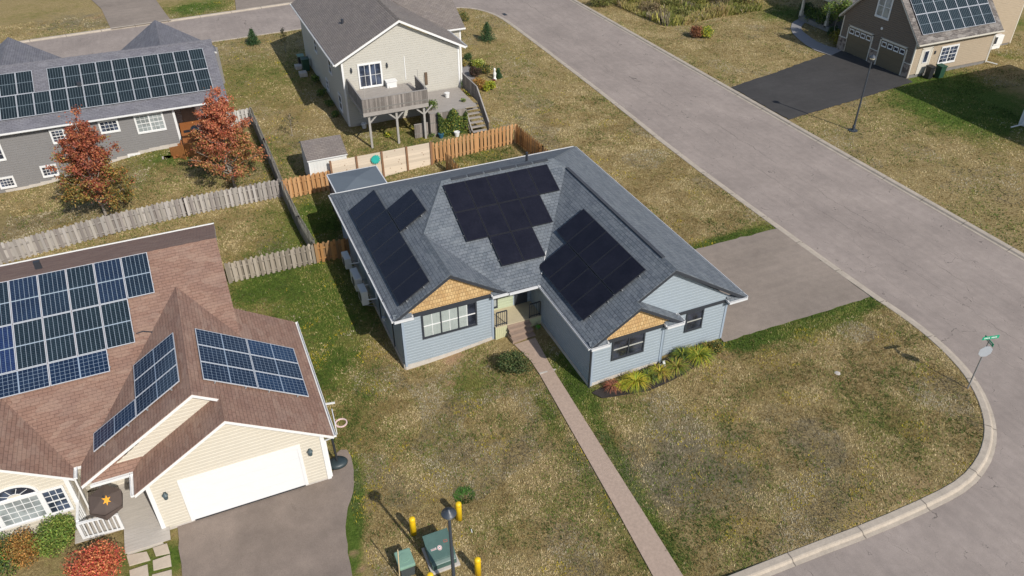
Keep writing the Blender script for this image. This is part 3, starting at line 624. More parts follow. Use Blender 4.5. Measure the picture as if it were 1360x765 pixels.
def railing(parent,p,q,h,mat,n=6,w=.035,name='railing',bal=.018,ends=True,bot=.1):
    mb=MB(); p=np.array(p,float);q=np.array(q,float); z=np.array([0,0,1.0])
    mb.bar(p+z*h,q+z*h,w*1.4); mb.bar(p+z*bot,q+z*bot,w)
    for k in range(n+1):
        t=k/n; b=p+(q-p)*t; ww=w*1.3 if (k in(0,n) and ends) else bal; mb.bar(b,b+z*h,ww)
    return mb.build(name,mat,parent)
railing(H,(WLr+.1,26.92,.4),(11.34,26.92,.4),.82,dark,5); railing(H,(12.52,26.92,.4),(WG-.1,26.92,.4),.82,dark,6)
# solar arrays
a_=math.sqrt(1+s_*s_); vW=np.array((1,0,s_))/a_; uW=np.array((0,-1,0.0)); pw_,ph_=1.142,1.735
lift=.1
def onW(X0,y,v0): return np.array((X0,y,zE))+vW*v0
panels(H,onW(x0,36.42,.56),uW,vW,[(k,0) for k in range(8)],pw_,ph_,pv_black,black_fr,lift=lift)
panels(H,onW(x0,34.12,.56+ph_+.03),uW,vW,[(k,0) for k in range(2)],pw_+.04,ph_-.1,pv_black,black_fr,lift=lift)
b2=math.sqrt(1+sm_*sm_); vS=np.array((0,1,sm_))/b2
O=np.array((10.43,yP,zE))+vS*(6.56-3*1.742)
panels(H,O,(1,0,0),vS,[(k,2) for k in range(5)]+[(k,1) for k in range(4)]+[(1,0),(2,0)],1.133,1.742,pv_black,black_fr,lift=lift)
panels(H,onW(x2,28.86,.46+1.76),uW,vW,[(k,0) for k in range(5)],pw_,1.72,pv_black,black_fr,lift=lift)
panels(H,onW(x2,28.86-pw_,.46),uW,vW,[(k,0) for k in range(4)],pw_,1.74,pv_black,black_fr,lift=lift)
cb=MB(); cb.bar((14.0,28.3,3.0+.03),(13.25,27.2,zE+.25),.03); cb.build('conduit',plastic_wh,H)
mt=MB(); mt.box((WL-.14,29.9,.3),(WL-.02,30.2,.8)); mt.lathe((WL-.2,29.6,.35),[(.0,0),(.11,.02),(.11,.2),(.0,.24)],12); mt.box((WL-.12,32.6,.2),(WL-.02,33.1,.9)); mt.build('electric_meter',M('meter_grey',(.35,.37,.38),.5,.1),H)
# heat pumps on the west wall
def heat_pump(x,y,z,label,sz=(.34,.85,.62)):
    t=empty('heat_pump',(x,y,z),label,'heat pump','outdoor heat pump units along the blue house side wall')
    b=MB(); b.box((x,y,z),(x+sz[0],y+sz[1],z+sz[2])); b.build('case',M('heatpump_case',(.62,.62,.58),.5,.05),t,bevel=.015)
    f=MB(); f.lathe((0,0,0),[(.0,0),(.25,0),(.25,.02),(.22,.02),(.05,.015)],20); 
    for vv in range(len(f.v)): a=f.v[vv]; f.v[vv]=(x-.004-a[2],y+sz[1]*.4+a[0],z+sz[2]*.5+a[1])
    f.build('fan_grille',dark,t)
    k=MB(); 
    for yy in (y+.15,y+sz[1]-.15): k.bar((x,yy,z-.03),(WL,yy,z-.03),.04); k.bar((x+.05,yy,z-.04),(WL,yy,z-.35),.03)
    k.build('bracket',galv,t); k=MB(); k.tube((x+.2,y+.03,z+.3),(WL-.03,y-.15,z+.35),.03); k.tube((WL-.04,y-.15,z+.4),(WL-.04,y-.15,2.0),.035); k.build('pipe',plastic_wh,t)
heat_pump(5.55,35.2,-.05,'heat pump nearest the orange fence on the blue house side wall')
heat_pump(5.55,33.0,-.05,'middle heat pump, the longest unit on the shaded blue house side wall',(.36,1.1,.75)); heat_pump(5.55,31.75,-.1,'heat pump closest to the street on the shaded blue house side wall',(.34,.8,.8))
# ------------------------------------------------------------------ cream house with the red-brown roof
C=empty('house',(-3,28,-.78),'cream house with red-brown shingle roof, white garage door and blue-black solar panels','house')
zE,s_,sm_=1.80,.633,.457; xe,xw=2.01,-6.70; xb_=-2.345; yB,yG,yNn=22.88,21.70,29.25; xgp=-1.49; xgw=-4.99; ZB=zE+s_*(xe-xb_); ZG=zE+s_*(xe-xgp)
yr=31.76; ZR=zE+sm_*(yr-23.93); yRe=39.6; xE=-.35; yJ=23.93+(ZB-zE)/sm_
yE0=23.93+ (zE+s_*(xe-xE)-zE)/sm_   # where the east rake meets the wing slope
def mz(y): return zE+sm_*(y-23.93)
xm=xe-(mz(yNn)-zE)/s_
XW=-22
# front-left gable
xgl,zgl=-9.15,zE+.70*2.19; yL=23.40; yv=23.93+(zgl-zE)/sm_
polys=[ [(xE,yr,ZR),(XW,yr,ZR),(XW,23.93,zE),(-11.34,23.93,zE),(xgl,yv,zgl),(-6.96,23.93,zE),(xw,23.93,zE),(xb_,yJ,ZB),(xE,yJ,ZB)] if False else
        [(xE,yr,ZR),(XW,yr,ZR),(XW,23.93,zE),(-11.34,23.93,zE),(xgl,yv,zgl),(-6.96,23.93,zE),(xw,23.93,zE),(xb_,yJ,ZB),(xE,27.19,mz(27.19))],
 [(xE,yRe,zE),(XW,yRe,zE),(XW,yr,ZR),(xE,yr,ZR)],
 [(xb_,yB,ZB),(xb_,yJ,ZB),(xw,23.93,zE),(xw,yB,zE)],
 [(xe,yG,zE),(xe,yNn,zE),(xm,yNn,mz(yNn)),(xb_,yJ,ZB),(xb_,yB,ZB),(xgp,yB,ZG),(xgp,yG,ZG)],
 [(xgp,yG,ZG),(xgp,yB+.35,ZG),(xgw,yB+.35,zE),(xgw,yG,zE)],
 [(xgw+.02,yB-.02,zE+.02),(xw+.35,yB-.02,zE+.02),(xw+.75,yB+.5,zE+.42),(xgw+.6,yB+.5,zE+.42)],
 [(xgl,yL,zgl),(xgl,yv,zgl),(-6.96,23.93,zE),(-6.96,yL,zE)],
 [(xgl,yL,zgl),(xgl,yv,zgl),(-11.34,23.93,zE),(-11.34,yL,zE)]]
cro=roof(C,polys,brown_sh,white,.17,[((xE,yr,ZR),(XW,yr,ZR)),((xgp,yG,ZG),(xgp,yB+.2,ZG))],brown_sh,.22)
vb=MB(); vb.box((-7.9,34.2,ZR-1.3),(-7.65,34.35,ZR-.75)); vb.tube((-6.3,27.3,3.2),(-6.3,27.3,3.42),.05); vb.build('vent_pipe',dark,cro)
wz=zE-.15; cw=MB(); yw=22.06
siding(cw,(-4.62,yw),(1.62,yw),-.70,wz+.1,peak=(3.1,ZG-.2))
siding(cw,(xw+.7,yB+.35),(xe-.5,yB+.35),wz,wz+.05,peak=((xe-xw-1.2)/2,ZB-.2))
siding(cw,(-4.62,25.2),(-4.62,yw),-.7,wz+.2); siding(cw,(1.62,yw),(1.62,yNn-.3),-.7,wz+.1)
siding(cw,(1.62,yNn-.3),(-2.3,yNn-.3),-.7,wz+.1); siding(cw,(-6.6,24.9),(-4.62,24.9),-.7,wz+.1)
siding(cw,(-7.25,23.75),(-7.25,25),-.7,wz+.2)
siding(cw,(-13,23.75),(-7.25,23.75),-.7,wz+.06,peak=(13-9.15,zgl-.2)); siding(cw,(-1,29),(-.75,yRe-.4),-.7,wz+.1) ; siding(cw,(-.75,yRe-.4),(-20,yRe-.4),-.7,wz+.1)
siding(cw,(-7.25,25.2),(-6.6,24.9),-.7,wz+.1)
cw.build('wall',cream_sd,C)
f=MB(); f.box((-4.62,yw-.055,-1.1),(1.66,yw+.02,-.68)); f.box((-20,23.8,-1.1),(-7.3,26,-.68)); f.build('foundation',conc,C)
t=MB()
for (x,y) in ((-4.66,yw),(1.52,yw),(-7.36,23.75)): t.box((x,y-.07,-.78),(x+.15,y+.06,wz+.1))
t.box((-6.75,24.84,-.78),(-6.6,24.96,wz)); t.box((-5.3,24.82,-.6),(-5.2,24.88,wz)); t.build('corner_board',white,C)
# garage door
g=MB(); 
for k in range(4): g.box((-3.5,yw-.065,-.66+k*.515),(.64,yw+.0,-.66+k*.515+.507))
gd=g.build('garage_door',white_dr,C); t=MB(); t.box((-3.62,yw-.09,-.66),(-3.5,yw,1.42)); t.box((.64,yw-.09,-.66),(.76,yw,1.42)); t.box((-3.62,yw-.09,1.42),(.76,yw,1.55)); t.build('frame',white,gd)
t=MB(); t.box((-3.5,yw-.075,-.72),(.64,yw,-.66)); t.build('door_seal',black_pl,gd)
for x in (-4.13,1.07):
    l=MB(); z0=.93; l.box((x-.05,yw-.05,z0),(x+.05,yw,z0+.25)); l.lathe((x,yw-.15,z0-.05),[(.02,0),(.07,.06),(.085,.22),(.11,.25),(.02,.34)],8); l.bar((x,yw,z0+.22),(x,yw-.15,z0+.3),.025); l.build('wall_lantern',M('lantern',(.06,.09,.10),.5,.2),C)
# window on the left front gable: three lights with an arch
def arch_window(cx,y,z0,w,h,parent):
    o=window(parent,(cx-w/2,y,z0),(1,0),w,h,white,gl_pale,1,(5,4),.09,False); 
    window(parent,(cx+w/2,y,z0),(1,0),.78,h,white,gl_blue,1,(3,4),.08,True); window(parent,(cx-w/2-.78,y,z0),(1,0),.78,h,white,gl_blue,1,(3,4),.08,True)
    r=.78; f=MB(); g=MB(); zc=z0+h+.02; n=18; A=[(math.cos(math.pi*k/n),math.sin(math.pi*k/n)) for k in range(n+1)]
    for a,b in zip(A,A[1:]):
        P=lambda q,rr,yy:(cx+q[0]*rr,yy-.03,zc+q[1]*rr*.72)
        f.face([P(a,r,y-.06),P(a,r-.09,y-.06),P(b,r-.09,y-.06),P(b,r,y-.06)][::-1]); f.face([P(a,r,y-.06),P(b,r,y-.06),P(b,r,y),P(a,r,y)][::-1]); g.face([P(b,r-.08,y-.03),P(a,r-.08,y-.03),(cx,y-.03,zc)])
    for k in (1,2,3,4): t=math.pi*k/5; f.bar((cx+.22*math.cos(t),y-.045,zc+.16*math.sin(t)),(cx+(r-.05)*math.cos(t),y-.045,zc+(r-.05)*.72*math.sin(t)),.02)
    for k in range(8): t0=math.pi*k/8; t1=math.pi*(k+1)/8; f.bar((cx+.22*math.cos(t0),y-.045,zc+.16*math.sin(t0)),(cx+.22*math.cos(t1),y-.045,zc+.16*math.sin(t1)),.02)
    f.box((cx-r,y-.06,zc-.03),(cx+r,y-.0,zc+.02)); w_=f.build('arched_window',white,parent); g.build('pane',gl_blue,w_)
arch_window(-8.98,23.75,.02,1.5,1.32,C)
# pilaster stub beside the entrance, gutters, downspout
g=MB(); gutter(g,(xe,yG,zE-.01),(xe,yNn,zE-.01),out=(1,0,0),w=.1); gutter(g,(xgw,yB-.05,zE),(xw+.3,yB-.05,zE),out=(0,-1,0),w=.1); gutter(g,(-6.96,23.93,zE-.02),(-6.96,yL,zE-.02),out=(1,0,0)); gutter(g,(xgw,yG,zE),(xgw,yB,zE),out=(-1,0,0)); gutter(g,(XW,yRe,zE),(xE,yRe,zE),out=(0,1,0)); g.build('gutter',white,C)
downspout(C,[(xe+.05,yG+.05,zE-.1),(1.7,yw+.02,1.3),(1.7,yw+.02,-.72)],white,.07); downspout(C,[(xe+.05,26.2,zE-.1),(1.68,26.2,1.3),(1.68,26.2,-.6),(2.75,26.1,-.68)],white,.07)
downspout(C,[(-6.9,23.9,zE-.1),(-7.1,24.0,1.2),(-7.1,24.0,-.6)],white)
# front deck with railings
dz=-.60; d=MB()
for k in range(24): y=21.4+k*.148; d.box((-5.95 if y<22.5 else -7.6,y,dz-.04),(-4.4 if y<22.0 else -4.64,y+.14,dz))
d.box((-5.9,21.45,-.9),(-4.68,24.8,dz-.05)); d.build('front_deck',M('front_deck_boards',(.46,.42,.37),.85,.15,2,stretch=(1,8,1)),C)
def white_rail(p,q,n,name='railing'):
    mb=MB(); p=np.array(p,float);q=np.array(q,float); z=np.array([0,0,1.0]); mb.bar(p+z*.92,q+z*.92,.10,.05); mb.bar(p+z*.12,q+z*.12,.06)
    for k in range(n+1): b=p+(q-p)*k/n; mb.bar(b+z*.1,b+z*.9,.045 if 0<k<n else .1)
    mb.build(name,white,C)
white_rail((-7.25,24.5,dz),(-7.25,22.75,dz),9); white_rail((-7.25,22.6,dz),(-5.95,22.5,dz),8)
# solar
vS=np.array((0,1,sm_))/math.hypot(1,sm_); nS=np.array((0,-sm_,1.0))
def onP(px,py,p0,n):
    d=ray(px,py); n=np.array(n,float); return CAM+d*(((np.array(p0,float)-CAM)@n)/(d@n))
Q=onP(169.6,396,(0,23.93,zE+.1),nS); P0=np.array((Q[0],Q[1],Q[2]-.1)); Q2=onP(193.1,332.9,(0,23.93,zE+.1),nS); ph=float((Q2-Q)@vS); Q3=onP(180.6,453.9,(0,23.93,zE+.1),nS); ph=2.08; pw=1.045
panels(C,P0,(1,0,0),vS,[(k,0) for k in range(-8,1)]+[(k,-1) for k in range(-9,0)],pw,ph,pv_half,alu)
Q4=onP(142.8,463.9,(0,23.93,zE+.1),nS); panels(C,P0+vS*(-ph)-vS*1.0+np.array((-pw*1.0,0,0)),(1,0,0),vS,[(k,0) for k in range(-4,0)],2.09,1.0,pv_sixty,alu,land=True)
vE=np.array((-1,0,s_))/math.hypot(1,s_); vWc=np.array((1,0,s_))/math.hypot(1,s_); L=2.06
panels(C,np.array((xe,26.9,zE))+vE*((xe-1.51)*math.hypot(1,s_)),(0,-1,0),vE,[(k,j) for k in range(-0,3) for j in (0,1)] if False else [(k,j) for k in range(3) for j in (0,1)],1.065,L,pv_sixty,alu)
panels(C,np.array((xw,26.9,zE))+vWc*((-4.36-xw)*math.hypot(1,s_)),(0,-1,0),vWc,[(k,0) for k in range(3)]+[(2,-1)],1.01,2.05,pv_sixty,alu)
cb=MB(); a=P0+nS*.05; 
pts=[onP(181,443,(0,23.93,zE+.03),nS),onP(190,440,(0,23.93,zE+.03),nS),onP(202,441,(0,23.93,zE+.03),nS),onP(203.5,463,(0,23.93,zE+.03),nS)]
for p,q in zip(pts,pts[1:]): cb.bar(p,q,.035)
cb.build('conduit',dark,cro)
# ------------------------------------------------------------------ grey house top left
G=empty('house',(-6,58,0),'taupe-grey bungalow with slate roof, two rows of solar panels and a stained back deck','house')
zE=2.92; s_=.473; y0,yr_,y1=54.3,59.58,64.86; xR=2.42; XL=-24; ZR=zE+s_*(yr_-y0)
polys=[[(xR,y0,zE),(XL,y0,zE),(XL,yr_,ZR),(xR,yr_,ZR)],[(xR,y1,zE),(XL,y1,zE),(XL,yr_,ZR),(xR,yr_,ZR)]]
for xc in (-.98,-10.9):
    zc=ZR+.02; k=.66; hwid=(zc-zE)/k
    polys+= [[(xc,66,zc),(xc,yr_,zc),(xc-hwid,y1-.2,zE),(xc-hwid,66,zE)],[(xc,66,zc),(xc,yr_,zc),(xc+hwid,y1-.2,zE),(xc+hwid,66,zE)]]
gro=roof(G,polys,grey_sh,white,.18,[((XL,yr_,ZR),(xR,yr_,ZR))],grey_sh)
w=MB(); Yw=54.7
siding(w,(XL+.3,Yw),(-1.15,Yw),-1.3,zE-.1); siding(w,(-1.15,Yw),(-1.15,56.6),.2,zE-.1); siding(w,(-1.15,56.6),(2.0,56.6),.3,zE); siding(w,(2.0,56.6),(2.0,y1-.4),0,zE-.1,peak=None); siding(w,(2.0,y1-.4),(XL,y1-.4),0,zE-.1)
siding(w,(2.02,54.9),(2.02,y1-.4),zE-.1,zE-.08,peak=(yr_-54.9,ZR-.25)); w.box((-5,65.5,0),(3,65.7,zE)); w.box((-15,65.5,0),(-7,65.7,zE))
for xc in (-.98,-10.9): siding(w,(xc+3.4,65.75),(xc-3.4,65.75),zE-.1,zE-.05,peak=(3.4,ZR-.2))
w.build('wall',grey_sd,G)
f=MB(); f.obox((-12.5,Yw+.02,-2.2),(11.3,0,0),(0,9.5,0),(0,0,2.55),); 
# foundation strip steps up with the slope
f=MB()
for k in range(16): xa_=-12.4+k*.7; zt=-1.0+1.25*float(sm((xa_+12.4)/10.2)); f.box((xa_,Yw-.06,-2.5),(xa_+.7,Yw+.2,zt))
f.box((-1.15,Yw,-1),(1.9,57,.3)); f.build('foundation',conc,G)
t=MB(); t.box((-1.27,Yw-.06,.1),(-1.12,Yw+.06,zE-.05)); t.box((1.85,54.75,.1),(2.0,54.9,zE-.1)); t.build('corner_board',white,G)
def gwin(x,z,w_,h_,nx,grid,gl=gl_blue,rail=True): window(G,(x,Yw,z),(1,0),w_,h_,white,gl,nx,grid,.11,rail)
gwin(-12.6,1.0,.98,1.6,1,(3,4)); gwin(-8.75,1.55,.85,1.0,1,(3,4)); gwin(-5.85,1.72,1.2,.92,1,(4,3),rail=False); gwin(-3.68,1.32,1.82,1.36,2,(3,4),gl_pale); gwin(-12.6,-.9,.95,.8,1,(4,3),rail=False); gwin(-10.02,-.62,.98,.85,1,(4,3),rail=False); gwin(-4.72,-.42,.8,.45,2,(1,1),rail=False)
d=MB(); d.box((.25,56.5,.9),(1.15,56.58,2.6)); dd=d.build('door',white,G); d=MB(); d.box((.42,56.48,2.0),(.98,56.5,2.5)); d.build('pane',gl_blue,dd)
d=MB(); d.box((-.75,56.52,.9),(.15,56.57,2.6)); d.build('patio_door',M('dim_glass',(.09,.08,.07),.2,.2),G)
g=MB(); gutter(g,(XL,y0,zE-.01),(xR,y0,zE-.01),out=(0,-1,0)); g.build('gutter',white,G); vp=MB(); vp.box((-6.55,56.9,ZR-1.2),(-6.3,57.1,ZR-.85)); vp.build('vent_pipe',dark,gro)
# solar rows
vG=np.array((0,1,s_))/math.hypot(1,s_); nG=np.array((0,-s_,1.0)); Q=onP(283.8,118.2,(0,y0,zE+.1),nG); Qt=onP(269.5,63.5,(0,y0,zE+.1),nG); Qm=onP(277,91,(0,y0,zE+.1),nG); Ql=onP(62,88.5,(0,y0,zE+.1),nG)
ph=1.76; pw=(Qt[0]-Ql[0])/10
P0=np.array((Q[0],Q[1],Q[2]-.1)); ph=float((Qt-Q)@vG)/2
panels(G,P0,(1,0,0),vG,[(k,0) for k in range(-17,0)]+[(k,1) for k in range(-10,0)],pw,ph,pv_far,alu)
Qz=onP(42,92.5,(0,y0,zE+.1),nG); panels(G,np.array((Qz[0],P0[1],P0[2]))+vG*ph,(1,0,0),vG,[(k,0) for k in range(-4,0)],pw,ph,pv_far,alu)
# back deck of the grey house
D_=MB(); dz=.9; 
for k in range(17): D_.box((-1.05,53.95-1.25+k*.148*1.0,dz-.04),(1.95,53.95-1.25+k*.148+.14,dz))
D_.box((-1.05,55.2,dz-.05),(1.95,56.5,dz-.01)); dk=D_.build('deck',deck_red,G)
D_=MB()
for k in range(11): D_.box((-1.05+k*.145,52.62,-.15),(-1.05+k*.145+.135,52.66,dz+.02))
D_.box((-1.05,52.6,dz),(.6,52.68,dz+.05))
for x in (-1.0,.5,1.9): D_.box((x,52.68,-.5),(x+.1,52.78,dz-.05))
for k in range(9): D_.obox((-2.0+.1*k,53.35-.13*k,-.45),(.088,-.115,0),(.02,.016,0),(0,0,1.05+.06*k))
D_.build('privacy_panel',M('stained_panel',(.42,.17,.05),.7,.2,3,stretch=(7,7,1)),G)
S_=MB()
for k in range(4): S_.box((-1.9+k*.22,52.75,dz-.9+k*.2-.05),(-1.62+k*.22,54.2,dz-.9+k*.2))
S_.build('steps',deck_red,G)
st_=MB(); st_.box((-2.6,52.6,-.35),(-1.85,53.5,-.02)); st_.build('concrete_pad',conc,G)
bq=empty('barbecue',(.1,53.0,dz),'black barbecue grill standing on the orange-stained deck','barbecue')
b=MB(); b.box((-.35,52.85,dz+.1),(.45,53.25,dz+.75)); b.build('cart',black_pl,bq); b=MB(); b.lathe((.05,53.05,dz+.78),[(.46,0),(.46,.08),(.38,.2),(.2,.27),(0,.29)],14,sy=.6); b.build('lid',M('grill_cover',(.02,.025,.035),.3,.2),bq,smooth=True); b=MB(); b.box((.5,52.9,dz+.7),(.95,53.25,dz+.74)); b.box((-.85,52.9,dz+.7),(-.4,53.25,dz+.74)); b.build('side_shelf',black_pl,bq)
def patio_chair(x,y,z,a,label,mat=plastic_wh,group=None):
    t=empty('patio_chair',(x,y,z),label,'chair',group); b=MB(); b.box((x-.25,y-.25,z+.4),(x+.25,y+.25,z+.45)); b.build('seat',mat,t); b=MB(); b.obox((x-.25,y+.23,z+.42),(.5,0,0),(0,.05,0),(0,.1,.5)); b.build('backrest',mat,t)
    for sx in (-.23,.2):
        for sy in (-.23,.2): b=MB(); b.box((x+sx,y+sy,z),(x+sx+.035,y+sy+.035,z+.4)); b.build('leg',mat,t)
    for sx in (-.27,.24): b=MB(); b.box((x+sx,y-.25,z+.62),(x+sx+.04,y+.25,z+.65)); b.bar((x+sx+.02,y-.24,z+.4),(x+sx+.02,y-.24,z+.63),.03); b.build('armrest',mat,t)
    t.rotation_euler=(0,0,a)
patio_chair(1.0,54.5,dz,.3,'white patio chair close to the white door on the orange-stained deck'); patio_chair(1.6,53.5,dz,-.8,'white patio chair half hidden by red leaves at the deck corner')
tt=empty('patio_table',(1.35,54.0,dz),'small grey patio table on the orange-stained deck behind the red maple','table'); b=MB(); b.lathe((1.35,54.0,dz+.66),[(0,0),(.48,0),(.48,.03),(0,.03)],20); b.build('tabletop',M('table_grey',(.35,.35,.36)),tt); b=MB(); b.tube((1.35,54,dz),(1.35,54,dz+.66),.03); b.build('leg',galv,tt)
# ------------------------------------------------------------------ beige house top centre
B=empty('house',(14.3,60,0),'tall beige gabled house with brown roof and a raised grey back deck','house')
zE=4.83; xL,xR,yF=9.61,19.13,52.57; xc=(xL+xR)/2; s_=(7.27-4.83)/(xc-xL); ZP=7.27; yb=68.4
xw2=20.6; yw0=56.6; kk=.52; yrw=61.2; ZW=zE+kk*(yrw-yw0)
polys=[[(xL,yF,zE),(xc,yF,ZP),(xc,yb,ZP),(xL,yb,zE)],[(xR,yF,zE),(xR,yb,zE),(xc,yb,ZP),(xc,yF,ZP)],
 [(xw2,yw0,zE),(xR-.2,yw0,zE),(xc+.3,yrw,ZW),(xw2,yrw,ZW)],[(xw2,yrw,ZW),(xc+.3,yrw,ZW),(xR-.2,2*yrw-yw0,zE),(xw2,2*yrw-yw0,zE)]]
bro=roof(B,polys,tan_sh,white,.2,[((xc,yF,ZP),(xc,yb,ZP)),((xw2,yrw,ZW),(xc+1,yrw,ZW))],tan_sh)
vp=MB(); vp.tube((11.6,58,5.7),(11.6,58,6.15),.1); vp.build('vent_pipe',dark,bro)
w=MB(); xl,xr2,yf=10.12,18.72,52.97; siding(w,(xl,yf),(xr2,yf),.15,zE-.1,peak=((xr2-xl)/2,ZP-.35)); siding(w,(xl,yb-.4),(xl,yf),.15,zE); siding(w,(xr2,yf),(xr2,56.9),.1,zE); siding(w,(xr2,56.9),(20.3,56.9),.1,zE); siding(w,(20.3,56.9),(20.3,65.4),.1,zE); siding(w,(xr2,yb-.4),(xl,yb-.4),.1,zE); w.build('wall',beige_sd,B)
t=MB()
for (x,y) in ((xl-.02,yf),(xr2-.1,yf),(20.2,56.9)): t.box((x-.01,y-.065,.1),(x+.12,y+.08,zE-.1))
t.build('corner_board',white,B); f=MB(); f.box((xl+.03,yf+.02,-.3),(xr2-.03,yb-.45,.15)); f.box((18,56.95,-.2),(20.25,65,.1)); f.build('foundation',conc,B)
window(B,(11.2,yf,2.72),(1,0),1.72,1.78,white,gl_blue,2,(2,2),.11,False,name='patio_door'); window(B,(xl,57.5,2.6),(0,-1),1.0,1.2,white,gl_dark,1,(1,2),.1); window(B,(xl,62.5,2.6),(0,-1),1.0,1.2,white,gl_dark,1,(1,2),.1); window(B,(xl,55.2,.6),(0,-1),1.0,1.3,white,gl_blue,1,(1,2),.1); window(B,(xl,59.5,.6),(0,-1),.9,.9,white,gl_blue,1,(1,2),.1)
for x in (10.75,13.3):
    l=MB(); l.box((x-.05,yf-.05,4.0),(x+.05,yf,4.3)); l.lathe((x,yf-.12,3.95),[(.02,0),(.07,.1),(.07,.28),(.0,.38)],8); l.build('wall_lantern',dark,B)
pp=MB(); pp.bar((14.6,yf-.04,2.9),(14.6,yf-.04,4.6),.05); pp.build('downspout',white,B); pp=MB(); pp.box((16.0,yf-.12,2.3),(16.2,yf,3.2)); pp.build('wind_ornament',M('bronze',(.12,.08,.05)),B)
g=MB(); gutter(g,(xL,yF,zE-.02),(xL,yb,zE-.02),out=(-1,0,0)); gutter(g,(xR-.3,yw0,zE-.02),(xw2,yw0,zE-.02),out=(0,-1,0)); gutter(g,(xR,yF,zE-.02),(xR,yw0,zE-.02),out=(1,0,0)); g.build('gutter',white,B)
# upper deck
dzu=2.68; d=MB()
for k in range(27): d.box((10.4,48.75+k*.148+.1,dzu-.04),(14.85,48.75+k*.148+.24,dzu))
d.box((10.35,48.78,dzu-.3),(14.9,48.84,dzu-.03)); d.box((10.35,48.8,dzu-.3),(10.41,52.9,dzu-.03)); d.box((14.84,48.8,dzu-.3),(14.9,52.9,dzu-.03)); d.build('upper_deck',deck_grey,B)
def boardrail(parent,p,q,z0,z1,z0b=None,z1b=None,name='deck_railing',w=.11,gap=.012,ext=0):
    mb=MB(); p=np.array(p,float);q=np.array(q,float); L=np.linalg.norm(q-p); n=max(1,int(L/(w+gap))); u=U3((q-p)/L); nn=np.array([u[1],-u[0],0]); z0b=z0 if z0b is None else z0b; z1b=z1 if z1b is None else z1b
    for k in range(n):
        t=(k+.5)/n; a=np.array([*(p+(q-p)*k/n),0])+u*gap/2; zz0=z0+(z0b-z0)*t; zz1=z1+(z1b-z1)*t; c=np.array((.255,.225,.20))*random.uniform(.6,1.3)
        mb.obox(a+np.array([0,0,zz0]),u*(L/n-gap),nn*.02,(0,0,zz1-zz0),c=tuple(c))
    a=np.array([*p,z1+.0]); b=np.array([*q,z1b+.0]); mb.bar(a,b,.09,.04,c=(.3,.28,.26)); mb.bar(a-np.array([0,0,.7]),b-np.array([0,0,.7]),.05,.07,c=(.2,.19,.17))
    return mb.build(name,weath,parent)
boardrail(B,(10.38,48.8),(14.85,48.8),dzu-.02,dzu+.92); boardrail(B,(10.38,52.9),(10.38,48.8),dzu-.02,dzu+.92); boardrail(B,(14.87,48.8),(14.87,51.6),dzu-.02,dzu+.92)
for x in (10.75,12.65,14.6):
    m_=MB(); m_.box((x-.07,48.95,-.05),(x+.07,49.09,dzu-.3)); m_.bar((x,49.02,dzu-.9),(x+.62,49.02,dzu-.33),.09); 
    if x>11: m_.bar((x,49.02,dzu-.9),(x-.62,49.02,dzu-.33),.09)
    m_.bar((x,49.02,dzu-.9),(x,49.7,dzu-.33),.09); m_.build('deck_post',M('grey_post',(.36,.34,.31),.85,.15),B)
for (x,y,h) in ((10.6,48.85,1.7),(12.3,48.85,1.5),(14.7,48.85,1.9),(14.9,50.9,1.6)): m_=MB(); m_.bar((x,y,dzu+.1),(x,y,dzu+h),.03); m_.build('pole',M('grey_post',(.3,.3,.3)),B)
# lower deck, lattice side and stairs
dzl=1.75; d=MB()
for k in range(26): d.box((14.95,49.0+k*.148,dzl-.04),(18.5,49.0+k*.148+.14,dzl))
d.build('lower_deck',deck_grey,B); boardrail(B,(15.0,48.98),(17.6,48.98),-.02,dzl+.0,name='deck_skirt',w=.1); boardrail(B,(14.95,51.0),(15.0,48.98),-.02,dzl,name='deck_skirt'); boardrail(B,(18.9,52.9),(18.9,49.9),dzl-.1,dzl+1.0); boardrail(B,(18.9,49.9),(18.95,47.9),dzl-.1,dzl+.95,-.1,.85,name='stair_railing'); boardrail(B,(17.72,49.4),(17.75,48.1),dzl-.3,dzl+.0,-.05,.35,name='stair_railing')
d=MB()
for k in range(7): d.box((17.8,49.7-k*.28,dzl-.22*(k+1)),(18.85,49.7-k*.28+.25,dzl-.22*(k+1)+.05))
d.build('stairs',deck_grey,B)
boardrail(B,(13.9,49.3),(14.9,49.3),-.02,1.0,name='deck_skirt')
# ------------------------------------------------------------------ tan house top right
Tn=empty('house',(58,48,0),'tan and brown house with two garage doors, stone piers and steep solar roof','house')
xf,ys_,yn_=54.13,43.94,51.35; zE=2.93; y0=43.52; yc=47.95; s_=1.02; ZP=zE+s_*(yc-y0); xe1=63.2
polys=[[(53.83,y0,zE),(xe1,y0,zE),(xe1,yc,ZP),(53.83,yc,ZP)],[(53.83,2*yc-y0,zE),(xe1,2*yc-y0,zE),(xe1,yc,ZP),(53.83,yc,ZP)]]
roof(Tn,polys,mottle_sh,cream_tr,.2,[((53.83,yc,ZP),(xe1,yc,ZP))],mottle_sh)
w=MB(); siding(w,(xf,2*yc-ys_),(xf,ys_),.1,zE+.2,peak=(yc-ys_,ZP-.3)); w.build('front_wall',taupe_dk,Tn); w=MB(); siding(w,(xf,ys_),(62.85,ys_),.3,zE); siding(w,(62.85,ys_),(62.85,2*yc-ys_),.2,zE+.2,peak=(yc-ys_,ZP-.3)); w.build('wall',taupe_sd,Tn)
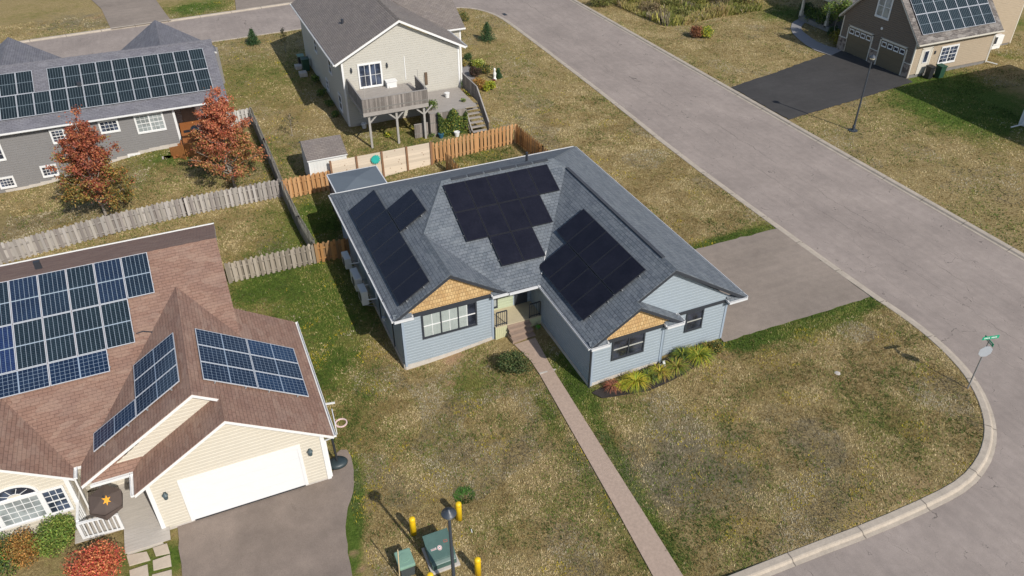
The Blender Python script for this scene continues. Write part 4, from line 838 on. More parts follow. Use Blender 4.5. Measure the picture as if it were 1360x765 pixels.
# main body behind, to the right and behind
m_=MB(); siding(m_,(63.1,46.6),(69.1,46.6),.2,6.3); siding(m_,(69.1,46.6),(69.1,58),.2,6.3); siding(m_,(63.1,52),(63.1,46.6),2,6.3); siding(m_,(60.6,60.2),(60.6,51.9),.3,5.2); m_.build('wall',taupe_sd,Tn)
roof(Tn,[[(60.2,46.2,6.3),(69.5,46.2,6.3),(69.5,53.5,9.6),(60.2,53.5,9.6)],[(60.2,61,6.0),(69.5,61,6.0),(69.5,53.5,9.6),(60.2,53.5,9.6)]],mottle_sh,cream_tr,.2)
pr_=MB(); pr_.box((56.5,52.6,.02),(60.6,60,.45)); pr_.build('porch_floor',M('porch_grey',(.22,.21,.2)),Tn); roof(Tn,[[(56.2,52.3,2.9),(56.2,60.4,2.9),(60.6,60.4,4.3),(60.6,52.3,4.3)]],mottle_sh,cream_tr,.16)
for y in (52.9,56.4,59.9): q=MB(); q.box((56.55,y-.1,.45),(56.75,y+.1,2.75)); q.box((56.5,y-.14,.3),(56.8,y+.14,.9)); q.build('column',cream_tr,Tn)
t=MB()
for (x,y) in ((xf-.065,ys_-.065),(xf-.065,2*yc-ys_-.06),(62.8,ys_-.065),(69.02,46.55)): t.box((x,y,.1),(x+.1,y+.1,zE if x<69 else 6.2))
t.build('corner_board',cream_tr,Tn)
f=MB(); f.box((xf+.03,ys_+.02,-.2),(62.8,51.8,.3)); f.box((63,46.65,-.2),(69,57,.2)); f.build('foundation',M('grey_foundation',(.2,.19,.18)),Tn)
stone=newmat('fieldstone')[0]; nt_=stone.node_tree; b_=nt_.nodes['Principled BSDF']; v_=coord(nt_,'Object'); vo=N(nt_,'ShaderNodeTexVoronoi'); vo.inputs['Scale'].default_value=4.5; nt_.links.new(v_,vo.inputs['Vector']); sp_=N(nt_,'ShaderNodeSeparateColor'); nt_.links.new(vo.outputs['Color'],sp_.inputs[0]); nt_.links.new(mix(nt_,sp_.outputs[0],(.10,.075,.06),(.36,.29,.24)),b_.inputs['Base Color']); b_.inputs['Roughness'].default_value=.9; bump(nt_,b_,vo.outputs['Distance'],.8,.05)
f=MB()
for (ya,yb2) in ((43.9,44.55),(47.48,48.3),(51.1,52.0)): f.box((xf-.12,ya,-.05),(xf-.0,yb2,1.15))
f.build('stone_pier',stone,Tn); f=MB()
for (ya,yb2) in ((43.87,44.58),(47.45,48.33),(51.07,52.03)): f.box((xf-.13,ya,1.15),(xf-.0,yb2,1.2))
f.build('pier_cap',cream_tr,Tn)
for ya in (44.72,48.42):
    g=MB(); W=2.65
    for k in range(4): g.box((xf-.06,ya,.08+k*.53),(xf-.0,ya+W,.08+k*.53+.52))
    gd=g.build('garage_door',M('brown_door',(.15,.12,.075),.6,.05),Tn); t=MB(); t.box((xf-.1,ya-.12,.05),(xf,ya,2.3)); t.box((xf-.1,ya+W,.05),(xf,ya+W+.12,2.3)); t.box((xf-.1,ya-.12,2.2),(xf,ya+W+.12,2.34)); t.build('frame',cream_tr,gd)
    for k in range(4): window(gd,(xf-.03,ya+W-.1-k*.65,1.68),(0,-1),.52,.42,white,gl_dark,1,(2,2),.06,False,proj=.02)
window(Tn,(xf,48.75,3.75),(0,-1),1.5,1.9,white,gl_pale,2,(1,2),.13,True); v=MB(); v.lathe((0,0,0),[(.0,0),(.12,0),(.12,.04),(0,.05)],12); v.v=[(xf-.02-p[2],47.7+p[0],3.0+p[1]) for p in v.v]; v.build('wall_vent',plastic_wh,Tn)
window(Tn,(57.0,ys_,.75),(1,0),1.95,1.5,white,gl_blue,2,(2,4),.12,True)
d=MB(); d.box((54.86,ys_-.07,.25),(55.0,ys_,2.35)); d.box((55.92,ys_-.07,.25),(56.06,ys_,2.35)); d.box((54.86,ys_-.07,2.3),(56.06,ys_,2.42)); d.box((55,ys_-.05,.25),(55.92,ys_,2.3)); dd=d.build('door',cream_tr,Tn); window(dd,(55.2,ys_-.02,1.15),(1,0),.52,1.0,white,gl_blue,1,(2,3),.05,False,proj=.015)
l=MB(); l.box((56.3,ys_-.1,1.75),(56.45,ys_,2.0)); l.build('wall_lantern',dark,Tn)
g=MB(); gutter(g,(53.83,y0,zE-.02),(xe1,y0,zE-.02),out=(0,-1,0)); g.build('gutter',cream_tr,Tn); downspout(Tn,[(63.0,y0,zE-.1),(62.9,ys_-.05,2.5),(62.9,ys_-.05,.2),(63.5,43.2,.08)],plastic_wh,.08)
vT=np.array((0,1,s_))/math.hypot(1,s_); nT=np.array((0,-s_,1.0)); Q=onP(1225.0,46.0,(0,y0,zE+.1),nT); Q1=onP(1321.5,28.8,(0,y0,zE+.1),nT); Q2=onP(1209.5,0,(0,y0,zE+.1),nT); pw=(Q1[0]-Q[0])/7
P0=np.array((Q[0],Q[1],Q[2]-.1)); Qm=onP(1218,17.5,(0,y0,zE+.1),nT); ph=1.74
panels(Tn,P0,(1,0,0),vT,[(k,0) for k in range(7)]+[(k,1) for k in range(7)],pw,ph,pv_far,alu)
print('pw grey/tan',pw)
# ------------------------------------------------------------------ fences
def pickets(name,p,q,zf,h,label,cat,cols,mat,n_posts=True,group=None,w=.15,gap=-.01,alt=True,extra=0,dips=False,side=1,label2=None):
    p=np.array(p[:2],float); q=np.array(q[:2],float); L=np.linalg.norm(q-p); u=U3((q-p)/L); nn=np.array([u[1],-u[0],0.0])*side
    mid=(p+q)/2; t=empty(name,(mid[0],mid[1],float(TZ(*mid))),label,cat,group); mb=MB(); n=int(L/(w+gap)); rr=np.random.default_rng(int(abs(p[0]*97+p[1]*31))+3)
    for k in range(n):
        a=np.array([*(p+(q-p)*k/n),0]); z=float(TZ(a[0],a[1]))+zf; c=cols[rr.integers(len(cols))]; c=np.array(c)*rr.uniform(.78,1.18); off=nn*(-.07 if (alt and k%2) else .07)
        hh=h+rr.uniform(-.03,.03); lean=rr.uniform(-.01,.01); a=a+off+np.array([0,0,z+.03]); W=u*(w-(0 if alt else gap)); T_=nn*.019; d=np.array([0,0,1.0])
        P=[a,a+W,a+W+d*(hh-.06),a+W*.75+d*hh,a+W*.25+d*hh,a+d*(hh-.06)]; P=[x+u*lean*(x[2]-a[2]) for x in P]; Qq=[x-T_ for x in P]
        mb.face(P[::-1] if side>0 else P,c=tuple(c)); mb.face(Qq if side>0 else Qq[::-1],c=tuple(c))
        for i in range(6): j=(i+1)%6; mb.face([P[i],P[j],Qq[j],Qq[i]] if side>0 else [P[j],P[i],Qq[i],Qq[j]],c=tuple(c*1.05))
    mb.build('picket_panel',mat,t)
    m=MB(); nr=max(1,int(L/2.4))
    for k in range(nr):
        a=p+(q-p)*k/nr; b=p+(q-p)*(k+1)/nr
        for zz in (.25,h-.3): A=np.array([*a,float(TZ(*a))+zf+zz]); B_=np.array([*b,float(TZ(*b))+zf+zz]); m.bar(A+nn*.005,B_+nn*.005,.04,.08,c=tuple(np.array(cols[0])*.9))
    m.build('rail',mat,t)
    for k in range(nr+1):
        a=p+(q-p)*k/nr; z=float(TZ(*a))+zf; m=MB(); m.box((a[0]-.05,a[1]-.05,z-.3),(a[0]+.05,a[1]+.05,z+h+.02),c=tuple(np.array(cols[0])*.8)); m.build('post',mat,t)
    return t
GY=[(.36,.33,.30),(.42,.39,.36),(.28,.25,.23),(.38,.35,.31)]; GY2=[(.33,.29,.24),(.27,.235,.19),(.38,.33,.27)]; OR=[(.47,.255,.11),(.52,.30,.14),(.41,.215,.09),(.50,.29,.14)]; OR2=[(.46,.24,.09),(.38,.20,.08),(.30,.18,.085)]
fa=at(375,264); fb_=at(0,352); fa=np.array((3.98,45.3,0)); dirL=(fb_-at(250,287)); dirL/=np.linalg.norm(dirL[:2]); fc=fb_+dirL*5
pickets('picket_fence',(-17,43.0),(-11.7,44.05),0,1.22,'long weathered grey picket fence between the red-brown roof and the maples','fence',GY,weath) if False else None
def polyfence(label,pts,h,cols,mat,**k):
    t=None
    for a,b in zip(pts,pts[1:]):
        o=pickets('picket_fence',a,b,0,h,label,'fence',cols,mat,**k)
        if t is None: t=o
        else:
            off=Vector(o.location)-Vector(t.location)
            for c in list(o.children): c.parent=t; c.location=off
            bpy.data.objects.remove(o)
    return t
polyfence('long weathered grey picket fence running behind the red-brown roof past both maples',[(-17,43.3),(-11.7,44.05),(-5.9,44.95),(-1.7,45.25),(3.95,45.3)],1.2,GY,weath)
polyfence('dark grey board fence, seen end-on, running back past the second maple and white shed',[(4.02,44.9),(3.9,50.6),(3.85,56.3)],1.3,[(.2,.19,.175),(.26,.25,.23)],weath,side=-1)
polyfence('short weathered picket fence with white tops beside the second red maple and grey house',[(1.2,56.0),(3.85,56.3)],1.25,[(.5,.48,.45),(.40,.38,.35)],weath)
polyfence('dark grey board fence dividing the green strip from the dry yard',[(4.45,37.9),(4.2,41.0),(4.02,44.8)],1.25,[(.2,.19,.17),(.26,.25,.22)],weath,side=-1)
polyfence('short grey-brown picket fence joining the red-brown roof corner to the orange fence',[(-.31,37.55),(4.35,37.6)],1.22,GY2,weath)
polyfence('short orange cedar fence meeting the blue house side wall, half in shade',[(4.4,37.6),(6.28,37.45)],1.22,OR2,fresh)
polyfence('orange cedar picket fence between the white shed and the green strip',[(4.08,45.0),(6.95,45.05)],1.3,OR,fresh)
polyfence('orange cedar picket fence in front of the beige house stairs',[(13.72,45.1),(17,45.45),(20.05,45.75)],1.4,OR,fresh)
polyfence('orange-brown picket fence running from the cedar corner back to the blue house',[(20.1,45.75),(20.3,42),(20.35,38.95)],1.35,OR2,fresh,side=-1)
polyfence('short grey gate fence between the pale screen and blue house rear wall',[(14.35,43.9),(14.5,38.95)],1.2,OR2+[(.25,.22,.2)],weath,side=-1)
# tall pale horizontal board screen with a turquoise ornament
sc_=empty('privacy_screen',(10.3,44.9,0),'pale horizontal-board privacy screen behind the dark canopy','screen'); m=MB(); rr=np.random.default_rng(5); A=np.array((7.1,44.9)); B2=np.array((13.68,45.0)); secs=4
for k in range(11):
    for j in range(secs):
        a=A+(B2-A)*j/secs; b=A+(B2-A)*(j+1)/secs; c=np.array((.66,.56,.44))*rr.uniform(.85,1.1); z=-.25+k*.165; m.obox((a[0]+.04,a[1],z),(b[0]-a[0]-.08,b[1]-a[1],0),(0,.025,0),(0,0,.158),c=tuple(c))
        if rr.random()<.5: x=a[0]+rr.uniform(.3,1.3); m.box((x,a[1]-.006,z+.05),(x+.05,a[1]+.0,z+.1),c=(.3,.17,.1))
m.build('board_panel',fresh,sc_)
for j in range(secs+1): a=A+(B2-A)*j/secs; m=MB(); m.box((a[0]-.06,a[1]-.09,-.5),(a[0]+.06,a[1]-.0,1.62),c=(.25,.14,.08)); m.build('post',fresh,sc_)
o_=MB(); 
for k in range(12): t=k*math.pi/6; o_.bar((9.95,44.8,1.2),(9.95+.3*math.cos(t),44.79,1.2+.3*math.sin(t)),.1,.02,up=(0,1,0))
o_.lathe((0,0,0),[(0,0),(.1,0),(.1,.03),(0,.04)],12); 
for i in range(len(o_.v)-12*4-12,len(o_.v)): pass
n0=len(o_.v)
o2=MB()
for k in range(12): t=k*math.pi/6; o2.bar((9.95,44.8,1.2),(9.95+.3*math.cos(t),44.79,1.2+.3*math.sin(t)),.1,.02,up=(0,1,0))
tag(o2.build('sunburst_ornament',M('turquoise',(.03,.42,.36),.5,.1)),'turquoise sunburst ornament hung on the pale board screen','ornament')
# canopy (gazebo) behind the blue house
gz=empty('gazebo',(8.6,42.6,0),'square dark grey canopy gazebo between the blue house roof and the pale screen','gazebo'); cn=MB(); zc=1.9
cA=[onZ(433,232,zc),onZ(498,220.5,zc),onZ(535,262,zc)]; X0,X1=6.42,9.42; Y0,Y1=39.6,42.55
pk=((X0+X1)/2,(Y0+Y1)/2,zc+.28); cs=[(X0,Y0,zc),(X1,Y0,zc),(X1,Y1,zc),(X0,Y1,zc)]
for i in range(4): j=(i+1)%4; cn.face([cs[i],cs[j],pk]); cn.face([cs[j],cs[i],(cs[i][0],cs[i][1],zc-.18),(cs[j][0],cs[j][1],zc-.18)][::-1])
cn.build('canopy',M('canopy_fabric',(.12,.145,.17),.8,.06,1.5),gz); tr_=MB()
for i in range(4): j=(i+1)%4; tr_.bar(np.array(cs[i])+(0,0,-.01),np.array(cs[j])+(0,0,-.01),.06,.05)
tr_.build('rim',M('pale_gutter',(.6,.6,.6)),gz)
for (x,y) in ((X0+.1,Y0+.1),(X1-.1,Y0+.1),(X1-.1,Y1-.1),(X0+.1,Y1-.1)): q=MB(); q.box((x-.05,y-.05,-.5),(x+.05,y+.05,zc)); q.build('post',dark,gz)
q=MB()
for k in range(12): q.obox((X0+.08+.01*(k%2),Y0+.2+k*.26,-.4),(.02,0,0),(0,.25,0),(0,0,2.25),c=(.22,.17,.14) if k%2 else (.32,.25,.2))
q.build('side_curtain',weath,gz)
# white shed
sh=empty('shed',(7.7,47,0),'small white shed with brown-grey shingle roof behind the pale screen','shed')
P1=at(421,250);ZS=1.75; a=onZ(409,212.5,ZS); b=onZ(457.5,200.5,ZS); c=onZ(397,193,ZS); xa_,ya_=a[0],a[1]; xb2=b[0]; yb3=ya_+2.35
polys=[[(xa_-.08,ya_-.1,ZS),(xb2+.08,ya_-.1,ZS),(xb2+.08,ya_+1.5,ZS+.62),(xa_-.08,ya_+1.5,ZS+.62)],[(xa_-.08,ya_+1.5,ZS+.62),(xb2+.08,ya_+1.5,ZS+.62),(xb2+.08,yb3+.1,ZS+.2),(xa_-.08,yb3+.1,ZS+.2)]]
roof(sh,polys,tan_sh,white,.1); 
shw=M('shed_white',(.66,.66,.63),.6,.04); m=MB(); m.box((xa_,ya_,-.4),(xb2,yb3,ZS-.0)); 
for k in range(int((xb2-xa_)/.2)): m.box((xa_+.1+k*.2,ya_-.012,-.3),(xa_+.115+k*.2,ya_,ZS-.06))
for i in (0,1): x=xa_ if i==0 else xb2; P=[(x,ya_,ZS),(x,ya_+1.5,ZS+.55),(x,yb3,ZS+.18),(x,yb3,ZS)]; m.face(P if i else P[::-1])
m.build('wall',shw,sh); m=MB(); 
for x in (xa_-.01,xb2-.07): m.box((x,ya_-.03,-.3),(x+.08,ya_+.05,ZS-.06))
m.build('corner_board',white,sh)
# ------------------------------------------------------------------ street furniture
def lamp(x,y,h,label,far=False,s=1.0):
    z=float(TZ(x,y)); t=empty('street_lamp',(x,y,z),label,'street lamp','black post-top street lamps'); m=MB()
    m.lathe((x,y,z-.1),[(.11,0),(.11,.45),(.075,.55),(.065,1.1),(.05,h-.45),(.05,h-.35)],14); m.build('pole',steel,t,smooth=False)
    m=MB(); m.lathe((x,y,z+h-.42),[(.06,0),(.11,.05),(.13,.12),(.12,.13)],18); m.build('collar',steel,t)
    m=MB(); m.lathe((x,y,z+h-.3),[(.12,0),(.17,.04),(.2,.14),(.19,.15)],18); m.build('lens',M('lamp_lens',(.62,.58,.45),.25,.05),t,smooth=True)
    m=MB(); m.lathe((x,y,z+h-.16),[(.225,0),(.245,.015),(.235,.04),(.18,.075),(.17,.095),(.12,.13),(.11,.15),(.05,.17),(.04,.2),(0,.21)],24); m.build('cap',steel,t,smooth=True)
    m=MB()
    for k in range(4): a=k*math.pi/2+.4; m.box((x+.12*math.cos(a)-.02,y+.12*math.sin(a)-.02,z-.02),(x+.12*math.cos(a)+.02,y+.12*math.sin(a)+.02,z+.05))
    m.build('base_bolts',galv,t); return t
lamp(4.38,15.18,4.55,'black street lamp rising among the yellow bollards, seen almost from above'); lamp(42.85,37.9,5.45,'tall black street lamp beside the dark driveway of the tan house')
bp=MB(); bp.lathe((42.85,37.9,-.05),[(0,0),(.32,0),(.32,.09),(0,.1)],16); bp.build('base_plate',steel,[o for o in bpy.data.objects if o.name.startswith('street_lamp')][-1])
def bollard(px,py,h,label):
    P=at(px,py); x,y,z=P; t=empty('bollard',(x,y,z),label,'bollard','yellow bollards around the green utility boxes'); m=MB(); r=.115
    m.lathe((x,y,z-.1),[(r,0),(r,h+.02),(r*.93,h+.055),(r*.7,h+.085),(r*.35,h+.1),(0,h+.105)],20); m.build('post_sleeve',yellow,t,smooth=True)
    m=MB(); m.lathe((x,y,z+h-.16),[(r+.002,0),(r+.004,.01),(r+.004,.03),(r+.002,.04)],20); m.build('band',M('yellow_band',(.62,.36,.01)),t)
bollard(549.5,709,.93,'yellow bollard on the left, between the lamp shadow and the green box'); bollard(610,689.5,.95,'yellow bollard farthest back, beside the round dark green weed tuft'); bollard(635,763,.93,'yellow bollard on the right of the lamp pole, near the picture edge'); 
Pb=onZ(571,762,-.78+.93); 
def boll2(x,y,h,l):
    z=float(TZ(x,y)); t=empty('bollard',(x,y,z),l,'bollard','yellow bollards around the green utility boxes'); m=MB(); r=.115
    m.lathe((x,y,z-.1),[(r,0),(r,h+.02),(r*.93,h+.055),(r*.7,h+.085),(r*.35,h+.1),(0,h+.105)],20); m.build('post_sleeve',yellow,t,smooth=True)
boll2(Pb[0],Pb[1],.93,'yellow bollard of which only the rounded top shows at the bottom picture edge')
# transformer box
tb=empty('transformer_box',(4.4,16.9,-.78),'large dark green transformer box with a white warning sticker, on a concrete pad','utility box')
z0=-.78; m=MB(); m.box((3.9,16.24,z0-.1),(4.97,17.42,z0+.08)); m.build('pad',conc,tb,bevel=.01); m=MB(); X0,X1,Y0,Y1=3.98,4.88,16.34,17.34; hf,hb=.40,.78
m.v=[];m=MB(); P=[(X0,Y0,z0+.08),(X1,Y0,z0+.08),(X1,Y1,z0+.08),(X0,Y1,z0+.08),(X0,Y0,z0+.32),(X1,Y0,z0+.32),(X1,Y0+.12,z0+hf),(X0,Y0+.12,z0+hf),(X1,Y1,z0+hb),(X0,Y1,z0+hb)]
for q in ((0,1,5,4),(4,5,6,7),(7,6,8,9),(1,2,8,6,5),(3,0,4,7,9),(2,3,9,8),(3,2,1,0)): m.face([P[i] for i in q])
m.build('cabinet',greenbox,tb,bevel=.03); m=MB(); m.obox((X0-.02,Y0+.14,z0+hf+.008),(X1-X0+.04,0,0),(0,Y1-Y0-.12,(hb-hf)),(0,0,.022)); m.build('lid',greenbox,tb,bevel=.008)
def slopez(y): return z0+hf+.068+(y-(Y0+.3))*(hb-hf)/(Y1-Y0-.12)*1.0
m=MB(); dy=np.array((0,.98,.2)); 
def sticker(xc,yc,w,h,c,lift=0.0): m.obox((xc-w/2,yc-h/2,slopez(yc-h/2)+.012+lift),(w,0,0),(0,h,h*.2),(0,0,.004),c=c)
zf=lambda t:None
m.build('label',white,tb) if False else None
m=MB(); n_=np.array((0,-(hf-.45),.12)); n_/=np.linalg.norm(n_); tdir=np.array((0,.12,hf-.45)); tl=np.linalg.norm(tdir); tdir=tdir/tl
def st2(x,t,w,h,c,l=.004): m.obox(np.array((x,Y0,z0+.45))+tdir*(t)+n_*(.002+l),(w,0,0),tdir*h,n_*.003,c=c)
SL=(hb-hf)/(Y1-Y0-.12)
def st3(x,y,w,h,c,l=0.0): zz=z0+hf+.034+(y-(Y0+.14))*SL; m.obox((x,y,zz+l),(w,0,0),(0,h,h*SL),(0,0,.003),c=c)
st3(4.10,16.80,.20,.07,(.62,.6,.58)); st3(4.11,16.815,.18,.012,(.5,.12,.1),.003); st3(4.11,16.84,.15,.01,(.2,.2,.2),.003); st3(4.11,16.86,.16,.01,(.2,.2,.2),.003)
st3(4.62,16.93,.14,.08,(.5,.12,.08)); st3(4.635,16.945,.11,.05,(.1,.16,.14),.003)
lb=m.build('warning_label',petal,tb); m=MB()
for r_,c_,l_ in ((.085,(.75,.72,.7),0),(.07,(.55,.1,.08),.002),(.055,(.78,.76,.74),.004),(.02,(.12,.12,.12),.006)):
    cx_,cy_=4.42,16.82; 
    for k in range(16): t0,t1=k*math.pi/8,(k+1)*math.pi/8; zz=lambda y:z0+hf+.037+l_+(y-(Y0+.14))*SL; m.face([(cx_,cy_,zz(cy_)),(cx_+r_*math.cos(t0),cy_+r_*math.sin(t0),zz(cy_+r_*math.sin(t0))),(cx_+r_*math.cos(t1),cy_+r_*math.sin(t1),zz(cy_+r_*math.sin(t1)))],c=c_)
m.build('warning_symbol',petal,tb)
# pedestal
pd=empty('pedestal_box',(3.1,16.85,-.78),'smaller utility pedestal with a pale green rounded lid, left of the transformer box','utility box'); pc=[onZ(x,y,-.15) for x,y in ((522,731),(543.5,724.5),(552.5,751),(531,758))]; cx_=sum(p[0] for p in pc)/4; cy_=sum(p[1] for p in pc)/4
m=MB(); m.box((cx_-.25,cy_-.33,z0-.05),(cx_+.25,cy_+.33,-.3)); m.build('cabinet',M('pedestal_dark',(.05,.06,.06)),pd,bevel=.02); m=MB(); m.box((cx_-.29,cy_-.37,-.3),(cx_+.29,cy_+.37,-.15)); m.build('lid',palegreen,pd,bevel=.05); m=MB(); m.lathe((cx_,cy_,-.15),[(.2,0),(.2,.012),(.17,.015),(.12,.012),(.12,.02),(0,.02)],24); m.build('lid_boss',palegreen,pd)
m=MB(); m.bar((2.83,16.6,-.8),(2.88,16.48,.95),.045,.03); tag(m.build('marker_stake',M('raw_wood',(.62,.48,.28),.8,.15)),'thin raw wooden stake standing in front of the pale green lidded box','stake')
# street sign, stop sign seen from behind
sg=empty('sign_post',(28.0,15.2,0),'stop sign seen from behind with green street-name blades on one post','sign'); x,y=28.02,15.2; P=at(1285,516); x,y=P[0],P[1]
sg.location=(x,y,0); m=MB(); m.tube((x,y,-.2),(x,y,2.75),.033,n=8); m.build('post',galv,sg); m=MB(); a=math.radians(-20); uu=np.array((math.cos(a),math.sin(a),0)); R=.30; cz=2.15
nrm=np.array((-uu[1],uu[0],0)); A=[np.array((x,y,cz))-nrm*.05+uu*R*math.cos(t)+np.array((0,0,R*math.sin(t))) for t in np.arange(8)*math.pi/4+math.pi/8]
m.face(A[::-1]); B_=[q-nrm*.006 for q in A]; m.face(B_)
for i in range(8): j=(i+1)%8; m.face([A[i],A[j],B_[j],B_[i]])
m.build('stop_plate_back',M('bare_aluminium',(.36,.39,.42),.45,.08),sg)
gs=M('sign_green',(.0,.33,.17),.5,.05)
def blade(z,dirv,L_,h_):
    d=np.array(dirv,float); m=MB(); nn=np.array((-d[1],d[0],0)); c=np.array((x,y,z)); o=c-d*L_/2-nn*.006; m.obox(o,d*L_,nn*.012,(0,0,h_)); b=m.build('name_blade',gs,sg); m=MB()
    for s_ in (1,-1):
        for k in range(9):
            if k in (4,): continue
            m.obox(c-d*(L_/2-.09-k*(L_-.18)/9)+nn*s_*.0075+np.array((0,0,h_*.3)),d*.045,nn*s_*.002,(0,0,h_*.4))
    m.build('lettering',white,b)
blade(2.78,(math.cos(math.radians(-12)),math.sin(math.radians(-12)),0),.78,.16); blade(2.6,(math.cos(math.radians(70)),math.sin(math.radians(70)),0),.62,.15)
# basketball hoop lying low beside the garage
bh=empty('basketball_hoop',(2.05,22.6,-.78),'portable basketball hoop with black base beside the cream garage corner','basketball hoop'); z0=-.745
m=MB(); m.lathe((2.05,22.62,z0),[(.40,0),(.42,.08),(.36,.17),(.1,.2),(0,.2)],24,sy=.75); m.build('base',M('hoop_base',(.03,.045,.05),.45,.1),bh,smooth=True); m=MB(); m.tube((2.05,22.62,z0+.15),(2.05,23.15,1.2),.05); m.build('pole',black_pl,bh); m=MB(); m.obox((2.0,22.95,1.0),(.16,.02,0),(0,.2,0),(0,0,.35)); m.build('pole_pad',M('blue_purple',(.2,.2,.45)),bh)
m=MB(); m.obox((2.22,22.55,.95),(.03,0,0),(.08,.95,0),(0,0,.5)); m.build('backboard',M('board_white',(.75,.76,.8),.3,.03),bh)
m=MB(); 
for k in range(20): t0,t1=k*math.pi/10,(k+1)*math.pi/10; m.bar((2.52+.22*math.cos(t0),23.0+.22*math.sin(t0),1.05),(2.52+.22*math.cos(t1),23.0+.22*math.sin(t1),1.05),.045)
m.build('rim',M('pale_pink_rim',(.75,.55,.52),.4,.05),bh)
# patio umbrella on the front deck
pu=empty('patio_umbrella',(-6.9,23.4,-.6),'dark brown tilted patio umbrella with an orange leaf emblem over the grey front deck','umbrella'); zu=.95; cu=onZ(139,664,zu); m=MB(); r=.62; R6=[(cu[0]+r*math.cos(t+.45),cu[1]+r*.92*math.sin(t+.45),zu-.12+r*.55*math.sin(t+.45)) for t in np.arange(6)*math.pi/3]
for i in range(6): j=(i+1)%6; m.face([R6[i],R6[j],(cu[0],cu[1],zu+.16)]); m.face([R6[j],R6[i],(R6[i][0],R6[i][1],zu-.2),(R6[j][0],R6[j][1],zu-.2)])
pu.location=(cu[0],cu[1],-.6); m.build('canopy',M('brown_canvas',(.085,.062,.052),.85,.08),pu); m=MB(); m.tube((cu[0],cu[1],-.6),(cu[0],cu[1],zu+.2),.025); m.build('pole',dark,pu); m=MB()
m2=[(0,0)];
for k,(a_,rr_) in enumerate([(90,.2),(65,.08),(35,.17),(10,.07),(-20,.15),(-60,.05),(-90,.13),(-120,.05),(200,.15),(170,.07),(145,.17),(115,.08)]): m2.append((rr_*math.cos(math.radians(a_+60)),rr_*math.sin(math.radians(a_+60))))
for i in range(1,13): j=i%12+1; P=[m2[0],m2[i],m2[j]]; m.face([(cu[0]+.10+p[0],cu[1]-.12+p[1],zu+.17-.25*math.hypot(.10+p[0],-.12+p[1])+.55*(-.12+p[1])) for p in P])
tag(m.build('leaf_emblem',M('orange_leaf',(.75,.33,.01),.6,.1),pu)); 
# stepping stones
SS=[((168,738),(195,733),(200,744),(172,752)),((203,728),(222,722),(226,735),(207,739)),((203,745),(226,737),(228,752),(204,758)),((172,758),(196,750),(198,770),(174,776)),((202,764),(228,757),(229,778),(204,783))]
lbs=['stepping stone touching the deck corner beside the red bush','stepping stone closest to the driveway, just below the deck','stepping stone in the middle of the grassy patch by the driveway','stepping stone nearest the red bush at the bottom picture edge','stepping stone at the bottom picture edge beside the driveway']
for q,l in zip(SS,lbs):
    P=[at(*p) for p in q]; m=MB(); P=[(p[0],p[1]) for p in P]; m.prism(P[::-1] if (P[1][0]-P[0][0])*(P[2][1]-P[0][1])-(P[1][1]-P[0][1])*(P[2][0]-P[0][0])<0 else P,-.8,-.745); tag(m.build('stepping_stone',M('stone_slab',(.50,.42,.33),.9,.12,5,bmp=.3),bevel=.012),l,'stepping stone','stepping stones between deck and driveway')
# bins
def bin_(px,py,label,matb,matl,h=.95,w=.5,grp=None,dy=0):
    P=at(px,py); x,y=P[0],P[1]; z=float(TZ(x,y)); t=empty('wheelie_bin',(x,y,z),label,'bin',grp); m=MB(); P_=[(x-w*.42,y-w*.42,z+.05),(x+w*.42,y-w*.42,z+.05),(x+w*.42,y+w*.42,z+.05),(x-w*.42,y+w*.42,z+.05)]; Q_=[(x-w/2,y-w/2,z+h),(x+w/2,y-w/2,z+h),(x+w/2,y+w/2,z+h),(x-w/2,y+w/2,z+h)]
    for i in range(4): j=(i+1)%4; m.face([P_[i],P_[j],Q_[j],Q_[i]])
    m.face(P_[::-1]); m.face(Q_); m.build('body',matb,t); m=MB(); m.obox((x-w/2-.03,y-w/2-.04,z+h),(w+.06,0,0),(0,w+.08,.04),(0,0,.06)); m.build('lid',matl,t)
    for s in (-1,1): m=MB(); m.tube((x+s*w*.35,y+w*.45,z+.1),(x+s*w*.45,y+w*.45,z+.1),.1,n=12); m.build('wheel',black_pl,t)
bin_(1232,104,'black wheelie bin between the side door and the green bin at the tan house',black_pl,black_pl); bin_(1246,103,'green wheelie bin under the side window of the tan house',green_bin,green_bin,.95,.58)
bin_(407,94,'dark green wheelie bin standing by the shaded side of the beige house',green_bin,green_bin,1.0,.6); bin_(401,88,'black bin behind the dark green bin beside the beige house',black_pl,palegreen,.9,.5)
for k,(px,py) in enumerate(((397,91),(403,101))): P=at(px,py); m=MB(); m.box((P[0]-.3,P[1]-.35,-.02),(P[0]+.3,P[1]+.35,.3+.05*k)); tag(m.build('concrete_block',conc),['pale concrete block farther from the camera beside the beige house bins','pale concrete block nearer the camera beside the beige house bins'][k],'block','blocks beside the bins')
# heat pump at tan house
hp=empty('heat_pump',(67.4,45.6,0),'white heat pump against the tan house wall right of the garage wing','heat pump'); P=at(1318,66); x,y=P[0],P[1]; hp.location=(x,y,0); m=MB(); m.box((x-.1,y,.35),(x+.95,y+.4,1.2)); m.build('case',plastic_wh,hp,bevel=.02); m=MB(); m.box((x-.1,y-.01,.5),(x+.2,y,1.1)); m.build('fan_grille',dark,hp); m=MB(); m.box((x-.1,y+.05,0),(x+.9,y+.35,.35)); m.build('stand',plastic_wh,hp)
